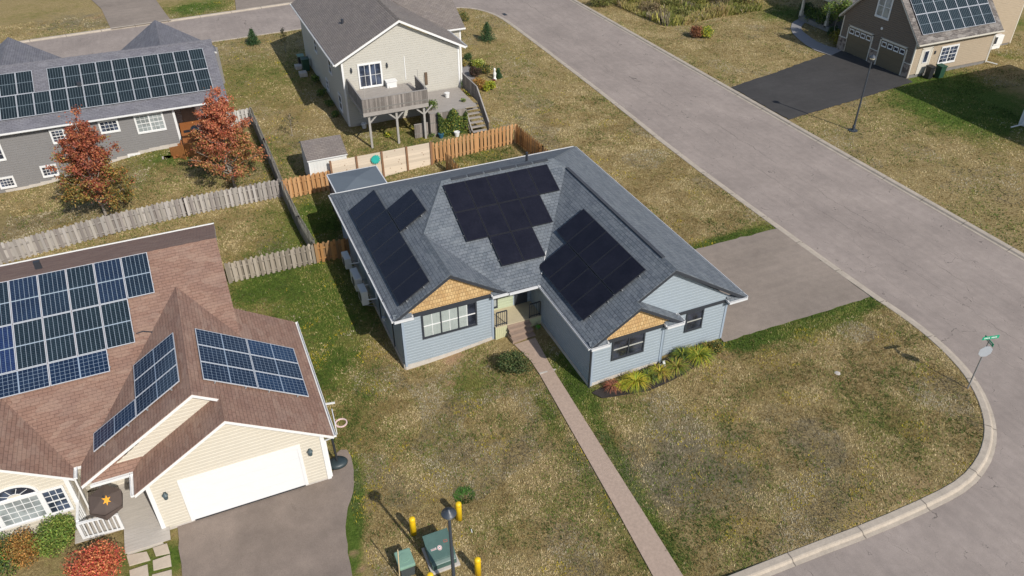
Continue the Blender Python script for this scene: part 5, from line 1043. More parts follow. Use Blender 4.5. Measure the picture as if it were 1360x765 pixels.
# neighbour building corner on the right edge
nb=empty('house',(57,31,0),'white corner of a neighbouring house entering at the right picture edge','house'); cx,cy=at(1353,167)[:2]; cx,cy=float(cx),float(cy); nb.location=(cx+6,cy-5,0); ez=7.2; m=MB()
for p,q in (((cx,cy),(cx,cy-12)),((cx,cy-12),(cx+12,cy-12)),((cx+12,cy-12),(cx+12,cy)),((cx+12,cy),(cx,cy))): siding(m,p,q,.1,ez)
m.build('wall',M('white_siding',(.66,.67,.68),.6,.04),nb); o4=.45; A4=[(cx-o4,cy+o4,ez),(cx-o4,cy-12-o4,ez),(cx+12+o4,cy-12-o4,ez),(cx+12+o4,cy+o4,ez)]; pk4=[(cx+6,cy-5.9,ez+2.2),(cx+6,cy-6.1,ez+2.2)]
roof(nb,[[A4[0],A4[1],pk4[1],pk4[0]],[A4[1],A4[2],pk4[1]],[A4[2],A4[3],pk4[0],pk4[1]],[A4[3],A4[0],pk4[0]]],mottle_sh,white,.18)
downspout(nb,[(cx-.08,cy-.3,ez-.3),(cx-.08,cy-.3,.25),(cx-.95,cy-.1,.1)],plastic_wh,.08); m=MB(); m.box((cx-.04,cy-.06,.1),(cx+.1,cy+.06,ez-.1)); m.build('corner_board',white,nb)
for zz in (1.0,4.2):
    for yy in (3.2,6.4,9.2): window(nb,(cx,cy-yy,zz),(0,-1),1.1,1.4,white,gl_dark,1,(1,2),.1)
# statue and small things by the beige house
def rootm(name,mb,mat,label,cat,grp=None,**k): return tag(mb.build(name,mat,None,**k),label,cat,grp)
P=at(657,106); x,y=P[0],P[1]; m=MB(); m.lathe((x,y,0),[(.16,0),(.16,.12),(.1,.16),(.12,.4),(.15,.55),(.07,.72),(.09,.8),(.1,.88),(.05,.98),(0,1.0)],10); rootm('garden_statue',m,plastic_wh,'white garden statue standing in the lawn east of the beige house','statue',smooth=True)
P=onZ(579,101,1.75); P=(17.1,51.3); m=MB(); m.lathe((P[0],P[1],1.75),[(.14,0),(.18,.3),(.2,.32),(.2,.34),(.16,.35)],14); rootm('bucket',m,plastic_wh,'white bucket on the lower deck near the beige wall','bucket')
m=MB(); m.box((13.05,52.35,2.68),(13.75,52.8,3.1)); m.box((13.0,52.3,3.1),(13.8,52.85,3.16)); rootm('storage_box',m,plastic_wh,'white storage box beside the sliding door on the upper deck','storage box')
for (px,py,mat,l) in ((484,170,plastic_wh,'white plant pot under the raised deck'),(586,183,M('blue_pot',(.02,.10,.16)),'dark blue pot below the climbing vines'),(607,181,plastic_wh,'white pot on the ground by the deck stairs')):
    P=at(px,py); m=MB(); m.lathe((P[0],P[1],0),[(.14,0),(.2,.32),(.22,.33),(.2,.36),(.0,.3)],14); rootm('plant_pot',m,mat,l,'pot','pots around the beige house deck')
m=MB(); P=at(424,490); m.box((P[0]-.35,P[1]-.05,-.75),(P[0]+.35,P[1]+.05,-.68)); 
P=at(1112,470); 
for (px,py,l) in ((1112,496,'pale flat stone lying in the dry lawn of the corner lot'),): P=at(px,py); m=MB(); m.lathe((P[0],P[1],0),[(.16,0),(.14,.03),(.08,.05),(0,.055)],7); rootm('stone',m,conc,l,'stone')
P=at(626,706); m=MB(); m.bar((P[0],P[1]-.08,-.74),(P[0]+.03,P[1]+.08,-.74),.03,.02); rootm('litter',m,plastic_wh,'small white scrap lying in the lawn right of the street lamp','litter')
m=MB(); P=at(880,483); P=(16.65,21.7); m.box((P[0]-.12,P[1]-.35,.0),(P[0]+.1,P[1],.22)); m.bar((P[0],P[1]-.3,.2),(P[0]+.1,P[1],.35),.1); rootm('splash_block',m,plastic_wh,'white downspout outlet among the yellow lilies at the blue house front','downspout outlet')
m=MB(); P=at(692,43.0); m=MB(); 
P=onZ(666,19,-.08); m.obox((P[0]+.1,P[1]-.5,-.079),(.35,0,0),(0,.7,0),(0,0,.01)); rootm('storm_drain',m,black_pl,'dark storm drain grate beside the curved kerb at the top','drain')
m=MB(); P=onZ(1148,460,-.08); 
# ------------------------------------------------------------------ plants
PR=np.random.default_rng(21)
def leafmesh(name,pts,size,cols,parent,mat=None,up=.35,aspect=.65,droop=None):
    """pts (n,3); cols (n,3); one small folded leaf face per point"""
    n=len(pts); d=PR.normal(size=(n,3)); d[:,2]=np.abs(d[:,2])*.9+up; d/=np.linalg.norm(d,axis=1)[:,None]
    a=np.cross(d,PR.normal(size=(n,3))); a/=np.linalg.norm(a,axis=1)[:,None]; b=np.cross(d,a); s=(np.asarray(size)*PR.uniform(.6,1.35,n))[:,None] if np.ndim(size)==0 else (size*PR.uniform(.7,1.3,n))[:,None]
    a=a*s; b=b*s*aspect; V=np.stack([pts-a*.5,pts+b*.5+d*s*.12,pts+a*.5,pts-b*.5+d*s*.12],1).reshape(-1,3)
    return npmesh(name,V,np.arange(4*n).reshape(-1,4),cols,mat or leaf,parent)
def pick(pal,n,var=.25):
    pal=np.array(pal); c=pal[PR.integers(len(pal),size=n)]; return np.clip(c*PR.uniform(1-var,1+var,(n,1))*PR.uniform(.93,1.07,(n,3)),0,1)
def cluster_pts(C,R,n,shell=.55):
    C=np.asarray(C,float); k=PR.integers(len(C),size=n); d=PR.normal(size=(n,3)); d/=np.linalg.norm(d,axis=1)[:,None]; r=PR.uniform(shell,1,n)**.8
    return C[k]+d*(np.asarray(R)[k]*r)[:,None],k
def branch(mb,p,q,r0,r1,seg=3,jit=.06,c=(1,1,1)):
    p=np.array(p,float);q=np.array(q,float); L=np.linalg.norm(q-p); prev=p
    for i in range(1,seg+1):
        t=i/seg; cur=p+(q-p)*t+(PR.normal(size=3)*jit*L*(1 if i<seg else 0)); mb.tube(prev,cur,r0+(r1-r0)*(i-1)/seg,r0+(r1-r0)*t,7,cap=False); prev=cur
def maple(px,py,h,wid,label,pal_top,pal_low,base_h=.7,seed=1,n=23000,lean=(0,0)):
    global PR; PR=np.random.default_rng(seed); P=at(px,py); x,y,z=P; t=empty('maple_tree',(x,y,z),label,'tree','young red maples behind the grey fence'); m=MB()
    m.tube((x,y,z-.1),(x+lean[0]*.2,y+lean[1]*.2,z+base_h+.3),.09,.07,9); tops=[]
    nb=44
    for k in range(nb):
        f=k/nb; a=k*2.4+PR.uniform(-.3,.3); zb=z+base_h+.05+f*(h-base_h)*.72; prof=1-.88*max(0,f-.08)**1.15; L=wid*max(.2,prof)*PR.uniform(.82,1.12); rise=L*PR.uniform(.55,.95)+f*.3
        zt=min(z+h*.99,zb+rise*(.75+.5*f)); q=(x+lean[0]*f+math.cos(a)*L,y+lean[1]*f+math.sin(a)*L,zt); branch(m,(x+lean[0]*f*.6,y+lean[1]*f*.6,zb),q,.035*(1-f*.5),.008); tops.append(((x+lean[0]*f*.6,y+lean[1]*f*.6,zb),q))
    branch(m,(x,y,z+base_h),(x+lean[0],y+lean[1],z+h-.2),.06,.01,5,.02); m.build('trunk',bark,t)
    pts=[];
    tops.append(((x+lean[0]*.8,y+lean[1]*.8,z+h*.62),(x+lean[0],y+lean[1],z+h)))
    per=n//len(tops)
    for a,b in tops:
        a=np.array(a);b=np.array(b); s=PR.uniform(.28,1.02,per)**.85; c=a+(b-a)*s[:,None]; L=np.linalg.norm(b-a)
        # twigs: clumps strung along the limb
        cl=(s*7).astype(int); off=PR.normal(size=(8,3))*.10*L; rad=(.20-.10*s)*(.6+.25*L); pts.append(c+off[np.clip(cl,0,7)]+PR.normal(size=(per,3))*rad[:,None]*np.array((1,1,.75)))
    pts=np.concatenate(pts); hfrac=np.clip((pts[:,2]-z)/h,0,1); nz=np.sin(pts[:,0]*2.3+seed)*.15+np.sin(pts[:,1]*2.9+pts[:,0])*.12
    w=PR.random(len(pts))<np.clip((hfrac+nz-.30)*3.2,0.05,1); cols=np.where(w[:,None],pick(pal_top,len(pts)),pick(pal_low,len(pts)))
    leafmesh('crown',pts,.12,np.clip(cols*1.08,0,1),t)
RT=[(.33,.085,.045),(.42,.13,.06),(.26,.07,.05),(.45,.18,.08),(.36,.14,.09)]; RL=[(.34,.22,.06),(.22,.20,.055),(.40,.20,.06),(.12,.13,.04),(.42,.28,.08),(.15,.15,.04)]
RT2=[(.45,.13,.06),(.52,.18,.085),(.36,.095,.06),(.5,.22,.11),(.42,.16,.10)]; RL2=[(.44,.20,.08),(.36,.24,.07),(.5,.24,.12),(.20,.17,.05),(.42,.16,.08)]
maple(141,287,6.6,2.15,'red maple on the left, turning olive-orange at the bottom, in front of the grey wall',RT,RL,.65,3)
maple(312,249,6.6,2.1,'brighter rust-red maple on the right, in front of the stained deck',RT2,RL2,.75,5)
def spruce(px,py,h,r,label):
    P=at(px,py); x,y,z=P; t=empty('spruce_tree',(x,y,z),label,'tree','small green spruces on the lawns'); m=MB(); m.tube((x,y,z-.1),(x,y,z+h*.95),.06,.01,7); m.build('trunk',bark,t); V=[];Cc=[]
    pts=[]; 
    for k in range(13):
        f=k/13; zz=z+.12+f*(h-.2); R=r*(1-f)**.85; nb=int(12-5*f)
        for j in range(nb):
            a=j*2*math.pi/nb+k*.7+PR.uniform(-.15,.15); RR=R*PR.uniform(.8,1.1); s=PR.uniform(0,1,34); pts.append(np.stack([x+math.cos(a)*RR*s,y+math.sin(a)*RR*s,zz-.13*s*R/r*1.2+.12*s*s],-1)+PR.normal(size=(34,3))*.045)
    pts=np.concatenate(pts); leafmesh('crown',pts,.10,pick([(.05,.11,.04),(.07,.14,.055),(.09,.17,.06),(.04,.08,.04)],len(pts)),t,aspect=.4)
spruce(337,59,1.45,.75,'small spruce on the lawn near the side street, left of the beige house'); spruce(647,54,1.75,.95,'dark green spruce standing in the corner lawn right of the beige house')
spruce(662,104,.85,.32,'tiny green conifer right beside the white garden statue')
def sapling(px,py,h,label,pal,n=260,w=.5,sz=.09):
    P=at(px,py); x,y,z=P; t=empty('sapling',(x,y,z),label,'tree','bare young saplings between the grey and beige houses'); m=MB(); branch(m,(x,y,z-.1),(x+.05,y,z+h),.028,.008,4,.02); pts=[]
    for k in range(9):
        f=.3+.07*k; a=k*2.4; L=w*(1.1-f); q=(x+math.cos(a)*L,y+math.sin(a)*L,z+h*f+L*.8); branch(m,(x,y,z+h*f),q,.012,.004,2); s=PR.uniform(.2,1.05,n//9); pts.append(np.array((x,y,z+h*f))+(np.array(q)-np.array((x,y,z+h*f)))*s[:,None]+PR.normal(size=(n//9,3))*.09)
    m.build('trunk',bark,t); pts=np.concatenate(pts); leafmesh('crown',pts,sz,pick(pal,len(pts)),t)
sapling(380,70,2.3,'thin sapling with sparse olive leaves at the edge of the beige house shadow',[(.12,.13,.04),(.2,.19,.06)],420); sapling(388,181,1.7,'nearly bare sapling with dark leaves north of the white shed',[(.06,.05,.04),(.10,.08,.05),(.07,.09,.03)],200,.75)
def shrub(px,py,r,h,label,pal,n=2600,sz=.07,cat='shrub',name='shrub',group=None,lumps=9,zpos=None,twig=True,sx=1,sy=1,cov=.5):
    P=at(px,py) if zpos is None else np.array(zpos,float); x,y,z=P; t=empty(name,(x,y,z),label,cat,group); Cn=[];Rn=[]
    for k in range(lumps): a=PR.uniform(0,6.28); rr=r*cov*math.sqrt(PR.random()); Cn.append((x+math.cos(a)*rr*sx,y+math.sin(a)*rr*sy,z+h*PR.uniform(.35,.65))); Rn.append(PR.uniform(.38,.55)*min(r,h))
    Cn.append((x,y,z+h*.5)); Rn.append(min(r,h)*.55)
    pts,k=cluster_pts(Cn,Rn,n,.5); pts+=PR.normal(size=pts.shape)*.03*r; pts[:,2]=np.maximum(pts[:,2],z+.02)
    leafmesh('foliage',pts,sz,np.clip(pick(pal,n,.4)*1.2,0,1),t)
    m=MB()
    for k in range(10): a=k*.63; branch(m,(x,y,z-.05),(x+math.cos(a)*r*.5*sx,y+math.sin(a)*r*.5*sy,z+h*.6),.02,.006,2)
    m.build('stems',bark,t); return t
DG=[(.035,.07,.025),(.06,.11,.035),(.09,.14,.04),(.045,.085,.03)]; LG=[(.14,.22,.04),(.2,.27,.05),(.1,.17,.035),(.26,.28,.07)]; OG=[(.38,.19,.05),(.28,.13,.04),(.2,.16,.05),(.45,.24,.07),(.3,.2,.06)]
shrub(684,493,.82,.9,'round dark green shrub beside the front walkway of the blue house',[(.04,.07,.025),(.07,.105,.035),(.10,.13,.045),(.13,.13,.05)],5200,.075,lumps=16,cov=.62)
shrub(10,752,.95,1.1,'green shrub cut by the left picture edge under the arched window',LG+DG,3800,.07)
shrub(40,741,.82,1.35,'rust-orange shrub between two green ones under the cream house window',OG,4600,.065,lumps=12)
shrub(77,725,.98,1.2,'bright green rounded shrub under the cream house window, beside the deck railing',LG,6400,.07,lumps=14)
shrub(131,766,1.05,1.4,'fiery red bush in front of the white deck railing',[(.52,.10,.06),(.6,.18,.09),(.45,.07,.06),(.62,.28,.12),(.38,.09,.05),(.5,.22,.08)],8000,.07,lumps=14)
def weed(px,py,r,label,pal,n=900,h=.11,name='weed_tuft',cat='weed'):
    P=at(px,py); x,y,z=P; a=PR.uniform(0,6.28,n); rr=r*np.sqrt(PR.random(n)); b=np.stack([x+np.cos(a)*rr,y+np.sin(a)*rr,np.full(n,z-.01)],-1); tip=b+np.stack([np.cos(a)*.1,np.sin(a)*.1,PR.uniform(.5,1,n)*h],-1)+PR.normal(size=(n,3))*.02; w=PR.normal(size=(n,3))*.012; w[:,2]=0
    V=np.stack([b-w,b+w,tip],1).reshape(-1,3); o=npmesh(name,V,np.arange(3*n).reshape(-1,3),pick(pal,n),bladem); V2=o; return tag(o,label,cat)
weed(617,659,.36,'round dark green weed tuft beside the rear yellow bollard',[(.08,.19,.035),(.11,.24,.05),(.05,.13,.025)],1100)
def recentre(o):
    n=len(o.data.vertices); a=np.empty(n*3,np.float32); o.data.vertices.foreach_get('co',a); a=a.reshape(-1,3); c=np.array(((a[:,0].min()+a[:,0].max())/2,(a[:,1].min()+a[:,1].max())/2,a[:,2].min())); a-=c; o.data.vertices.foreach_set('co',a.ravel()); o.location=Vector(c)+Vector(o.location); o.data.update()
# lilies in the mulch bed
def lily(px,py,r,h,label,pal,n=170,zoff=.05):
    P=at(px,py); x,y,z=P; z+=zoff; t=empty('daylily',(x,y,z),label,'plant','strappy daylilies in the mulch bed'); V=[];F_=[];Cc=[]
    for k in range(n):
        a=PR.uniform(0,6.28); L=r*PR.uniform(.55,1.15); hh=h*PR.uniform(.7,1.15); w=PR.uniform(.011,.02); c=pick(pal,1,.3)[0]; s=np.array((-math.sin(a),math.cos(a),0))*w; base=np.array((x+PR.normal()*.05,y+PR.normal()*.05,z)); prev=None
        for j in range(5):
            f=j/4; p=base+np.array((math.cos(a)*L*f,math.sin(a)*L*f,hh*(1.9*f-1.55*f*f)*(1 if L<r*.8 else .9))); ww=s*(1.1-f*.95); cur=len(V); V+= [p-ww,p+ww]
            if prev is not None: F_.append((prev,prev+1,cur+1,cur)); Cc.append(c*(1+.15*f))
            prev=cur
    npmesh('leaves',V,F_,np.clip(Cc,0,1),petal,t)
YL=[(.42,.42,.03),(.5,.46,.05),(.25,.32,.04),(.52,.40,.06)]; YG=[(.28,.34,.04),(.18,.25,.035),(.38,.38,.05),(.14,.2,.03)]; BR=[(.32,.2,.06),(.25,.2,.05),(.38,.3,.09),(.15,.17,.04)]
for px,py,r,h,l,pal,n in ((813,517,.38,.42,'reddish-brown daylily at the left end of the mulch bed',[(.3,.10,.06),(.38,.16,.09),(.22,.1,.06)],170),(825,517,.34,.4,'small lemon-yellow daylily next to the reddish one',YL,130),(844,512,.62,.6,'largest bright yellow daylily below the double window',YL,240),(862,506,.45,.55,'dark green daylily between the two yellow clumps left of the white outlet',YG+DG,170),(876,500,.55,.55,'orange-brown daylily just left of the white downspout outlet',BR+YL,210),(897,493,.6,.6,'fading straw-green daylily just right of the white downspout outlet',BR+YG,220),(905,476,.5,.55,'dark green daylily against the wall right of the outlet',DG+YG,200),(926,478,.68,.62,'big yellow-green daylily below the single window',YL+YG+YG,260),(940,466,.4,.45,'small pale daylily near the right end of the wall',YG+BR,150)): lily(px,py,r*1.18,h*1.15,l,pal,int(n*1.2))
shrub(951,468,.42,.6,'brownish-green shrub at the right end of the mulch bed',BR+DG,1700,.06); shrub(714,437,.16,.3,'bright green weed beside the porch steps in shadow',[(.08,.28,.03),(.12,.35,.04)],160,.07)
# beige house planting
for px,py,r,h,l,pal,n in ((622,80,.45,.6,'green conical shrub at the roof corner of the beige house',DG,700),(616,88,.45,.5,'tan dried plant at the patio edge by the beige house',BR,600),(628,88,.4,.5,'grey-green shrub along the beige house patio',DG+YG,600),(636,92,.6,.75,'pale yellow-green shrub at the middle of the beige house bed',YG+[(.5,.5,.2)],1300),(632,102,.6,.8,'dark purple-brown shrub beside the beige house patio',[(.06,.035,.03),(.09,.05,.035),(.05,.05,.03)],1300),(646,98,.5,.8,'bronze-green shrub left of the white statue',BR+DG,1000),(619,115,.65,.65,'dark green shrub at the beige wall corner',DG,1300),(636,118,.7,.75,'orange-brown shrub in the beige house bed',OG,1500),(649,119,.6,.6,'lime-green hosta-like shrub below the white statue',YG+YL,1300),(625,126,.55,.55,'yellow-green shrub next to the deck stair rail',YL+YG,1200),(634,128,.4,.4,'low brown plant below the orange-brown shrub',BR,600),(610,30,.01,.1,'x',DG,10),(615,28,.85,.8,'dark olive shrub near the north end of the beige house',DG+BR,900)):
    if l!='x': shrub(px,py,r*1.25,h*1.15,l,pal,int(n*1.4),.09,group='shrubs along the beige house patio')
P=at(656,111); shrub(656,108,.22,.2,'small red flowers at the foot of the white statue',[(.35,.03,.05),(.3,.05,.08),(.06,.1,.03)],200,.06,cat='flowers',name='flower_clump')
# vines on the deck skirt
vt=empty('climbing_vines',(16.5,48.9,0),'green climbing vines covering the lower deck skirt of the beige house','vines'); n=9000; vx=PR.uniform(15.5,17.65,n); vz=PR.uniform(0,1.95,n)*(.82+.18*np.sin(vx*5)); pts=np.stack([vx,48.9-PR.random(n)*.32,vz],-1); keep=PR.random(n)<(.72+.38*np.sin(vx*6+vz*2)); pts=pts[keep]; leafmesh('foliage',pts,.11,pick(LG+DG+[(.4,.36,.08)],len(pts),.35),vt)
for l,x,y,z,r,h,pal,n in (('leafy potted plant at the corner of the lower deck',15.3,49.5,1.75,.55,.95,LG+DG,700),('row of potted plants along the upper deck rail',11.4,49.2,2.7,.45,.45,DG+LG,500),('green potted plant near the middle of the upper deck rail',12.7,49.2,2.7,.35,.5,LG,350),('small plant beside the bucket on the lower deck',17.9,50.0,1.75,.25,.3,LG,120)): shrub(0,0,r,h,l,pal,n,.09,cat='potted plant',name='potted_plant',zpos=(x,y,z))
for px,py,r,h,l,pal,n in ((482,160,.4,.75,'leafy green plant growing in shade under the raised deck',LG+DG,420),(516,182,.35,.35,'yellow-green weed clump beneath the raised deck edge',YG+YL,260),(555,178,.3,.5,'small plant by the deck post near the vines',DG+YG,220),(574,182,.35,.4,'low green plant beside the dark blue pot',LG+DG,260),(600,178,.35,.5,'dark plants behind the white pot by the stairs',DG,260)): shrub(px,py,r,h,l,pal,n,.09,group='plants around the beige deck')
# shrubs in the shaded strip beside the beige house
for k,(px,py,r,h) in enumerate(((420,110,.5,.8),(428,128,.5,.7),(438,142,.45,.6),(446,155,.4,.5))): shrub(px,py,r,h,['bushy plant nearest the bins in the shaded strip by the beige house','second plant from the bins in the shaded strip by the beige house','third plant from the bins in the shaded strip by the beige house','low plant closest to the deck in the shaded strip by the beige house'][k],DG+LG,700,.09,group='plants in the shade of the beige house')
# tan house planting
for px,py,r,h,l,pal,n in ((1113,60,.9,1.1,'yellow-olive shrub by the curved walkway at the tan house',[(.25,.22,.03),(.18,.17,.03),(.3,.24,.05)],1600),(1104,50,.6,.9,'dark shrub tucked behind the yellow-olive one',DG,900),(1090,38,1.0,1.6,'dark leafy bush beside the curved walkway of the tan house',DG+LG,1500),(1068,22,.8,1.2,'round dark bush at the far end of the curved walkway',DG,1100),(937,50,.62,.75,'lime-yellow shrub in the lawn next to the rust-coloured one',YL+LG,1300),(922,50,.8,.75,'rust-red low shrub in the lawn below the meadow',[(.25,.10,.05),(.32,.15,.07),(.18,.09,.05)],1500),(1078,30,.8,1.2,'green bush with pale tips at the porch of the tan house',LG+DG,1000)): shrub(px,py,r*1.3,h*1.3,l,pal,int(n*1.7),.11,group='shrubs at the tan house')
t=empty('small_tree',(0,0,0),'small light green tree in front of the tan house porch','tree'); P=at(1105,55); t.location=P; m=MB(); branch(m,P-(0,0,.1),P+(0,0,2.2),.05,.02,3,.03); m.build('trunk',bark,t); pts,k=cluster_pts([P+(PR.normal()*.6,PR.normal()*.6,2.2+PR.random()*1.6) for _ in range(10)],[.55]*10,2600,.3); leafmesh('crown',pts,.12,pick(LG+[(.2,.3,.06)],2600),t)
# meadow of tall dry weeds (too many to count)
poly=[tuple(at(*p)[:2]) for p in ((770,-22),(820,8),(840,18),(870,30),(885,36),(910,34),(940,26),(975,20),(1010,14),(1012,0),(1010,-30),(900,-60))]
n=170000; xs=PR.uniform(39,64,n); ysn=PR.uniform(56,92,n); ok=inside(xs,ysn,poly); xs=xs[ok]; ysn=ysn[ok]; f=np.sin(xs*.9)*np.sin(ysn*.7+1)+.5*np.sin(xs*2.1+ysn*1.7); hgt=.45+.35*np.clip(f+.4,0,1.6); b=np.stack([xs,ysn,np.zeros(len(xs))],-1); k=len(xs); tip=b+np.stack([PR.normal(size=k)*.22,PR.normal(size=k)*.22,hgt*PR.uniform(.5,1.2,k)],-1); w_=PR.normal(size=(k,3))*.026; w_[:,2]=0
pal=np.array([(.28,.24,.09),(.34,.26,.12),(.20,.20,.06),(.14,.16,.04),(.24,.2,.15),(.36,.33,.09)]); ci=(np.clip((np.sin(xs*.55+ysn*.35)+np.sin(ysn*.8-xs*.3)+2)/4,0,.999)*6).astype(int); ci=np.where(PR.random(k)<.6,ci,PR.integers(6,size=k)); cc=pal[ci]*PR.uniform(.9,1.9,(k,1))
o=npmesh('meadow_weeds',np.stack([b-w_,b+w_,tip+w_*.5,tip-w_*.3],1).reshape(-1,3),np.arange(4*k).reshape(-1,4),cc,bladem); o['kind']='stuff'
for k,(px,py,r,h) in enumerate(((800,8,1.2,1.0),(838,6,1.1,1.1),(862,18,1.0,.9),(890,12,1.3,1.2),(925,10,1.2,1.1),(955,8,1.3,1.3),(985,6,1.3,1.5),(1000,0,1.3,1.6),(880,26,.9,.8),(905,24,.9,.7))):
    shrub(px,py,r*1.4,h*1.2,['olive bush at the left end of the weedy meadow','bushy yellow-green weed clump near the left of the meadow','brownish bush at the meadow edge near the street','tall olive bush in the middle of the meadow','grey-green bush right of the meadow middle','dense olive bush near the right part of the meadow','tall yellow-olive bush near the right end of the meadow','tallest bush at the right end of the meadow','low straw-coloured clump at the lower meadow edge','low grey weed clump above the rust-red shrub'][k],[[(.17,.18,.05),(.24,.22,.07),(.12,.13,.04)],[(.28,.27,.07),(.2,.2,.05)],[(.24,.18,.10),(.18,.15,.07)]][k%3],2400,.13,group='bushes in the weedy meadow')
# ------------------------------------------------------------------ grass blades scattered through the lawns
def rects(x,y):
    m=np.zeros(x.shape,bool)
    for a,b,c,d in ((6.2,10.8,26.95,39.2),(10.7,13.2,26,39.2),(13.0,20.4,22.3,39.2),(13.1,16.8,21.95,23),(-4.7,1.7,22,29.2),(-20,-.8,23.8,39.3),(-20,-4.6,24.5,27),(-24,2.0,54.6,65),(10.1,18.8,52.9,68.2),(18,20.4,56.9,66),(54.1,62.9,43.9,52),(60,69.2,46.6,60),(20.3,29.6,22.0,29.3),(-4.2,1.2,5,23.4),(56,66,30,39.2),(53.5,54.5,43,51),(-7.6,-4.6,20.95,24.9)): m|=(x>a)&(x<b)&(y>c)&(y<d)
    m|=inside(x,y,[(39.5,41.2),(46,42.0),(53.9,43.1),(54.1,51.6),(50,50.6),(45,49.3),(39.5,48.2)])
    m|=inside(x,y,[tuple(q) for q in wl]+[tuple(q) for q in wr[::-1]]); m|=inside(x,y,[tuple(at(*p)[:2]) for p in bedpx]); m|=inside(x,y,[tuple(q) for q in sw]+[tuple(q) for q in sw2[::-1]])
    m|=inside(x,y,[tuple(p[:2]) for p in cr]+[(-2,10),(-2,23.5)]); m|=inside(x,y,[(-5.3,84.4),(.2,84.9),(-1.5,100),(-8,100)])|inside(x,y,[(6.5,85.7),(24,87.7),(22,100),(8,100)])
    return m
def visible(x,y):
    d=np.stack([x,y,np.zeros(x.shape)],-1)-CAM; zz=d@_fw; px=680+F*(d@_rt)/zz; py=382.5-F*(d@_up)/zz; return (px>-30)&(px<1390)&(py>-20)&(py<800),zz
def vn(x,y,f,seed):
    R_=np.random.default_rng(seed); G=R_.random((257,257)); u=(x*f+40*seed)%256; v=(y*f+17*seed)%256; i=u.astype(int); j=v.astype(int); a=u-i; b=v-j; a=a*a*(3-2*a); b=b*b*(3-2*b)
    return (G[i,j]*(1-a)+G[i+1,j]*a)*(1-b)+(G[i,j+1]*(1-a)+G[i+1,j+1]*a)*b
def tufts(n,box,seed,hs=1.0,ws=1.0):
    R_=np.random.default_rng(seed); x=R_.uniform(box[0],box[1],n); y=R_.uniform(box[2],box[3],n); v,zz=visible(x,y); sd=roadsd(x,y); ok=v&(sd>.37)&~rects(x,y); x=x[ok];y=y[ok]; return x,y,R_
V_=[];C_=[]
for (n,box,seed,hs,ws) in ((230000,(2,33,10,30),11,1,1),(150000,(-12,31,30,52),12,1.15,1.3),(90000,(-16,32,52,90),13,1.2,1.7),(150000,(39,72,18,94),14,1.2,1.7)):
    x,y,R_=tufts(n,box,seed); gr=field(x,y,GR); rd=field(x,y,RD)+.3*field(x,y,BA); k=len(x)
    lo=(vn(x,y,.3,1)-.5)*.8+(vn(x,y,1.0,2)-.5)*.9+(vn(x,y,3.1,3)-.5)*.7; keep=R_.random(k)>np.clip(rd,0,.85); x=x[keep];y=y[keep];gr=(gr+lo)[keep];k=len(x)
    z=ground_z(x,y)-.008; g=R_.random(k)<np.clip(gr*1.0+.10,.03,.95); dry=np.array([(.22,.16,.065),(.29,.215,.09),(.38,.29,.135),(.46,.365,.19),(.54,.44,.25)]); gn=np.array([(.065,.10,.022),(.095,.14,.03),(.14,.18,.04),(.21,.21,.06)])
    p=np.clip(.5+1.5*(vn(x,y,.8,5)-.5)+.9*(vn(x,y,2.6,6)-.5)+R_.normal(size=k)*.22,0,.999); gy=(vn(x,y,.45,8)>.64)
    c=np.where(g[:,None],gn[(p*4).astype(int)],dry[(p*5).astype(int)])*R_.uniform(.85,1.4,(k,1)); c=np.where((gy&~g)[:,None],c*.45+.5*c.mean(1)[:,None]*np.array((1.0,.95,.8)),c)
    spot=(np.sin(x*1.15+2*np.sin(y*.7))*np.sin(y*1.4+1.5*np.sin(x*.8))>.5)&(R_.random(k)<.2)&(x>2)&(x<31); c[spot]=np.array((.56,.44,.05))*R_.uniform(.6,1.15,(spot.sum(),1)); 
    hh=R_.uniform(.018,.058,k)*hs*np.where(g,1.2,.9); 
    for j in range(2):
        a=R_.uniform(0,6.28,k); ln=R_.uniform(.5,1.9,k)*hh; w=R_.uniform(.010,.024,k)*ws; b=np.stack([x+R_.normal(size=k)*.03,y+R_.normal(size=k)*.03,z],-1); t_=b+np.stack([np.cos(a)*ln,np.sin(a)*ln,hh+.02],-1); s=np.stack([-np.sin(a)*w,np.cos(a)*w,np.zeros(k)],-1); V_.append(np.stack([b-s,b+s,t_],1).reshape(-1,3)); C_.append(c)
Vg=np.concatenate(V_); Cg=np.concatenate(C_); o=npmesh('grass',Vg,np.arange(len(Vg)).reshape(-1,3),Cg,bladem); o['kind']='stuff'; print('blades',len(Cg))
recentre(bpy.data.objects['weed_tuft'])
for o in list(bpy.data.objects):
    if o.parent is None and o.type=='MESH' and 'label' in o.keys() and o.name.split('.')[0]!='weed_tuft' and 'kind' not in o.keys(): recentre(o)
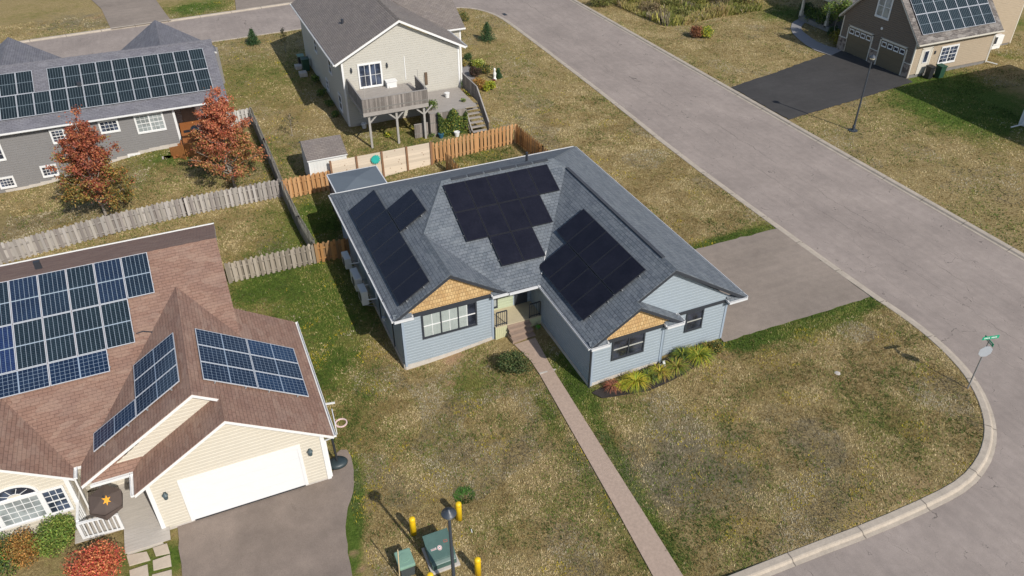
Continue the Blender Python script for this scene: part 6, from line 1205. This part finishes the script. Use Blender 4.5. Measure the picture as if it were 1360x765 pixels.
# ------------------------------------------------------------------ separate pieces become parts of their own
def islands(me):
    n=len(me.vertices); par=list(range(n)); co=np.empty(n*3,np.float32); me.vertices.foreach_get('co',co); co=co.reshape(-1,3)
    def fd(i):
        while par[i]!=i: par[i]=par[par[i]]; i=par[i]
        return i
    key={}
    for i,c in enumerate(np.round(co,3)):
        k=tuple(c); 
        if k in key: par[fd(i)]=fd(key[k])
        else: key[k]=i
    for p in me.polygons:
        vs_=list(p.vertices); a=fd(vs_[0])
        for v_ in vs_[1:]: par[fd(v_)]=a
    g={}
    for i in range(n): g.setdefault(fd(i),[]).append(i)
    G=[np.array(v) for v in g.values()]; B=[(co[v].min(0)-.02,co[v].max(0)+.02) for v in G]; q=list(range(len(G)))
    def f2(i):
        while q[i]!=i: q[i]=q[q[i]]; i=q[i]
        return i
    for i in range(len(G)):
        for j in range(i): 
            if np.all(B[i][0]<=B[j][1]) and np.all(B[j][0]<=B[i][1]): q[f2(i)]=f2(j)
    out={}
    for i in range(len(G)): out.setdefault(f2(i),[]).extend(G[i].tolist())
    return list(out.values())
def split(o):
    me=o.data; L=islands(me)
    if len(L)<2 or len(L)>24: return
    for k,vsx in enumerate(L):
        bm=bmesh.new(); bm.from_mesh(me); bm.verts.ensure_lookup_table(); s=set(vsx); bmesh.ops.delete(bm,geom=[v for v in bm.verts if v.index not in s],context='VERTS')
        m2=bpy.data.meshes.new(me.name); bm.to_mesh(m2); bm.free()
        for mt in me.materials: m2.materials.append(mt)
        if k==0: new0=m2
        else:
            c=o.copy(); c.data=m2; col.objects.link(c)
    o.data=new0
SPLIT={'corner_board','frieze_board','eave_return','ridge_cap','ridge_vent','foundation','gutter','vent_pipe','stone_pier','pier_cap','electric_meter','privacy_panel','porch_skirt','side_shelf','bracket','base_bolts','mounting_rail','side_curtain','warning_label','rail','wall','fascia','pipe','curtain'}
for o in [x for x in list(bpy.data.objects) if x.type=='MESH' and x.name.split('.')[0] in SPLIT and not (x.name.split('.')[0]=='rail' and False)]:
    pass
    split(o)
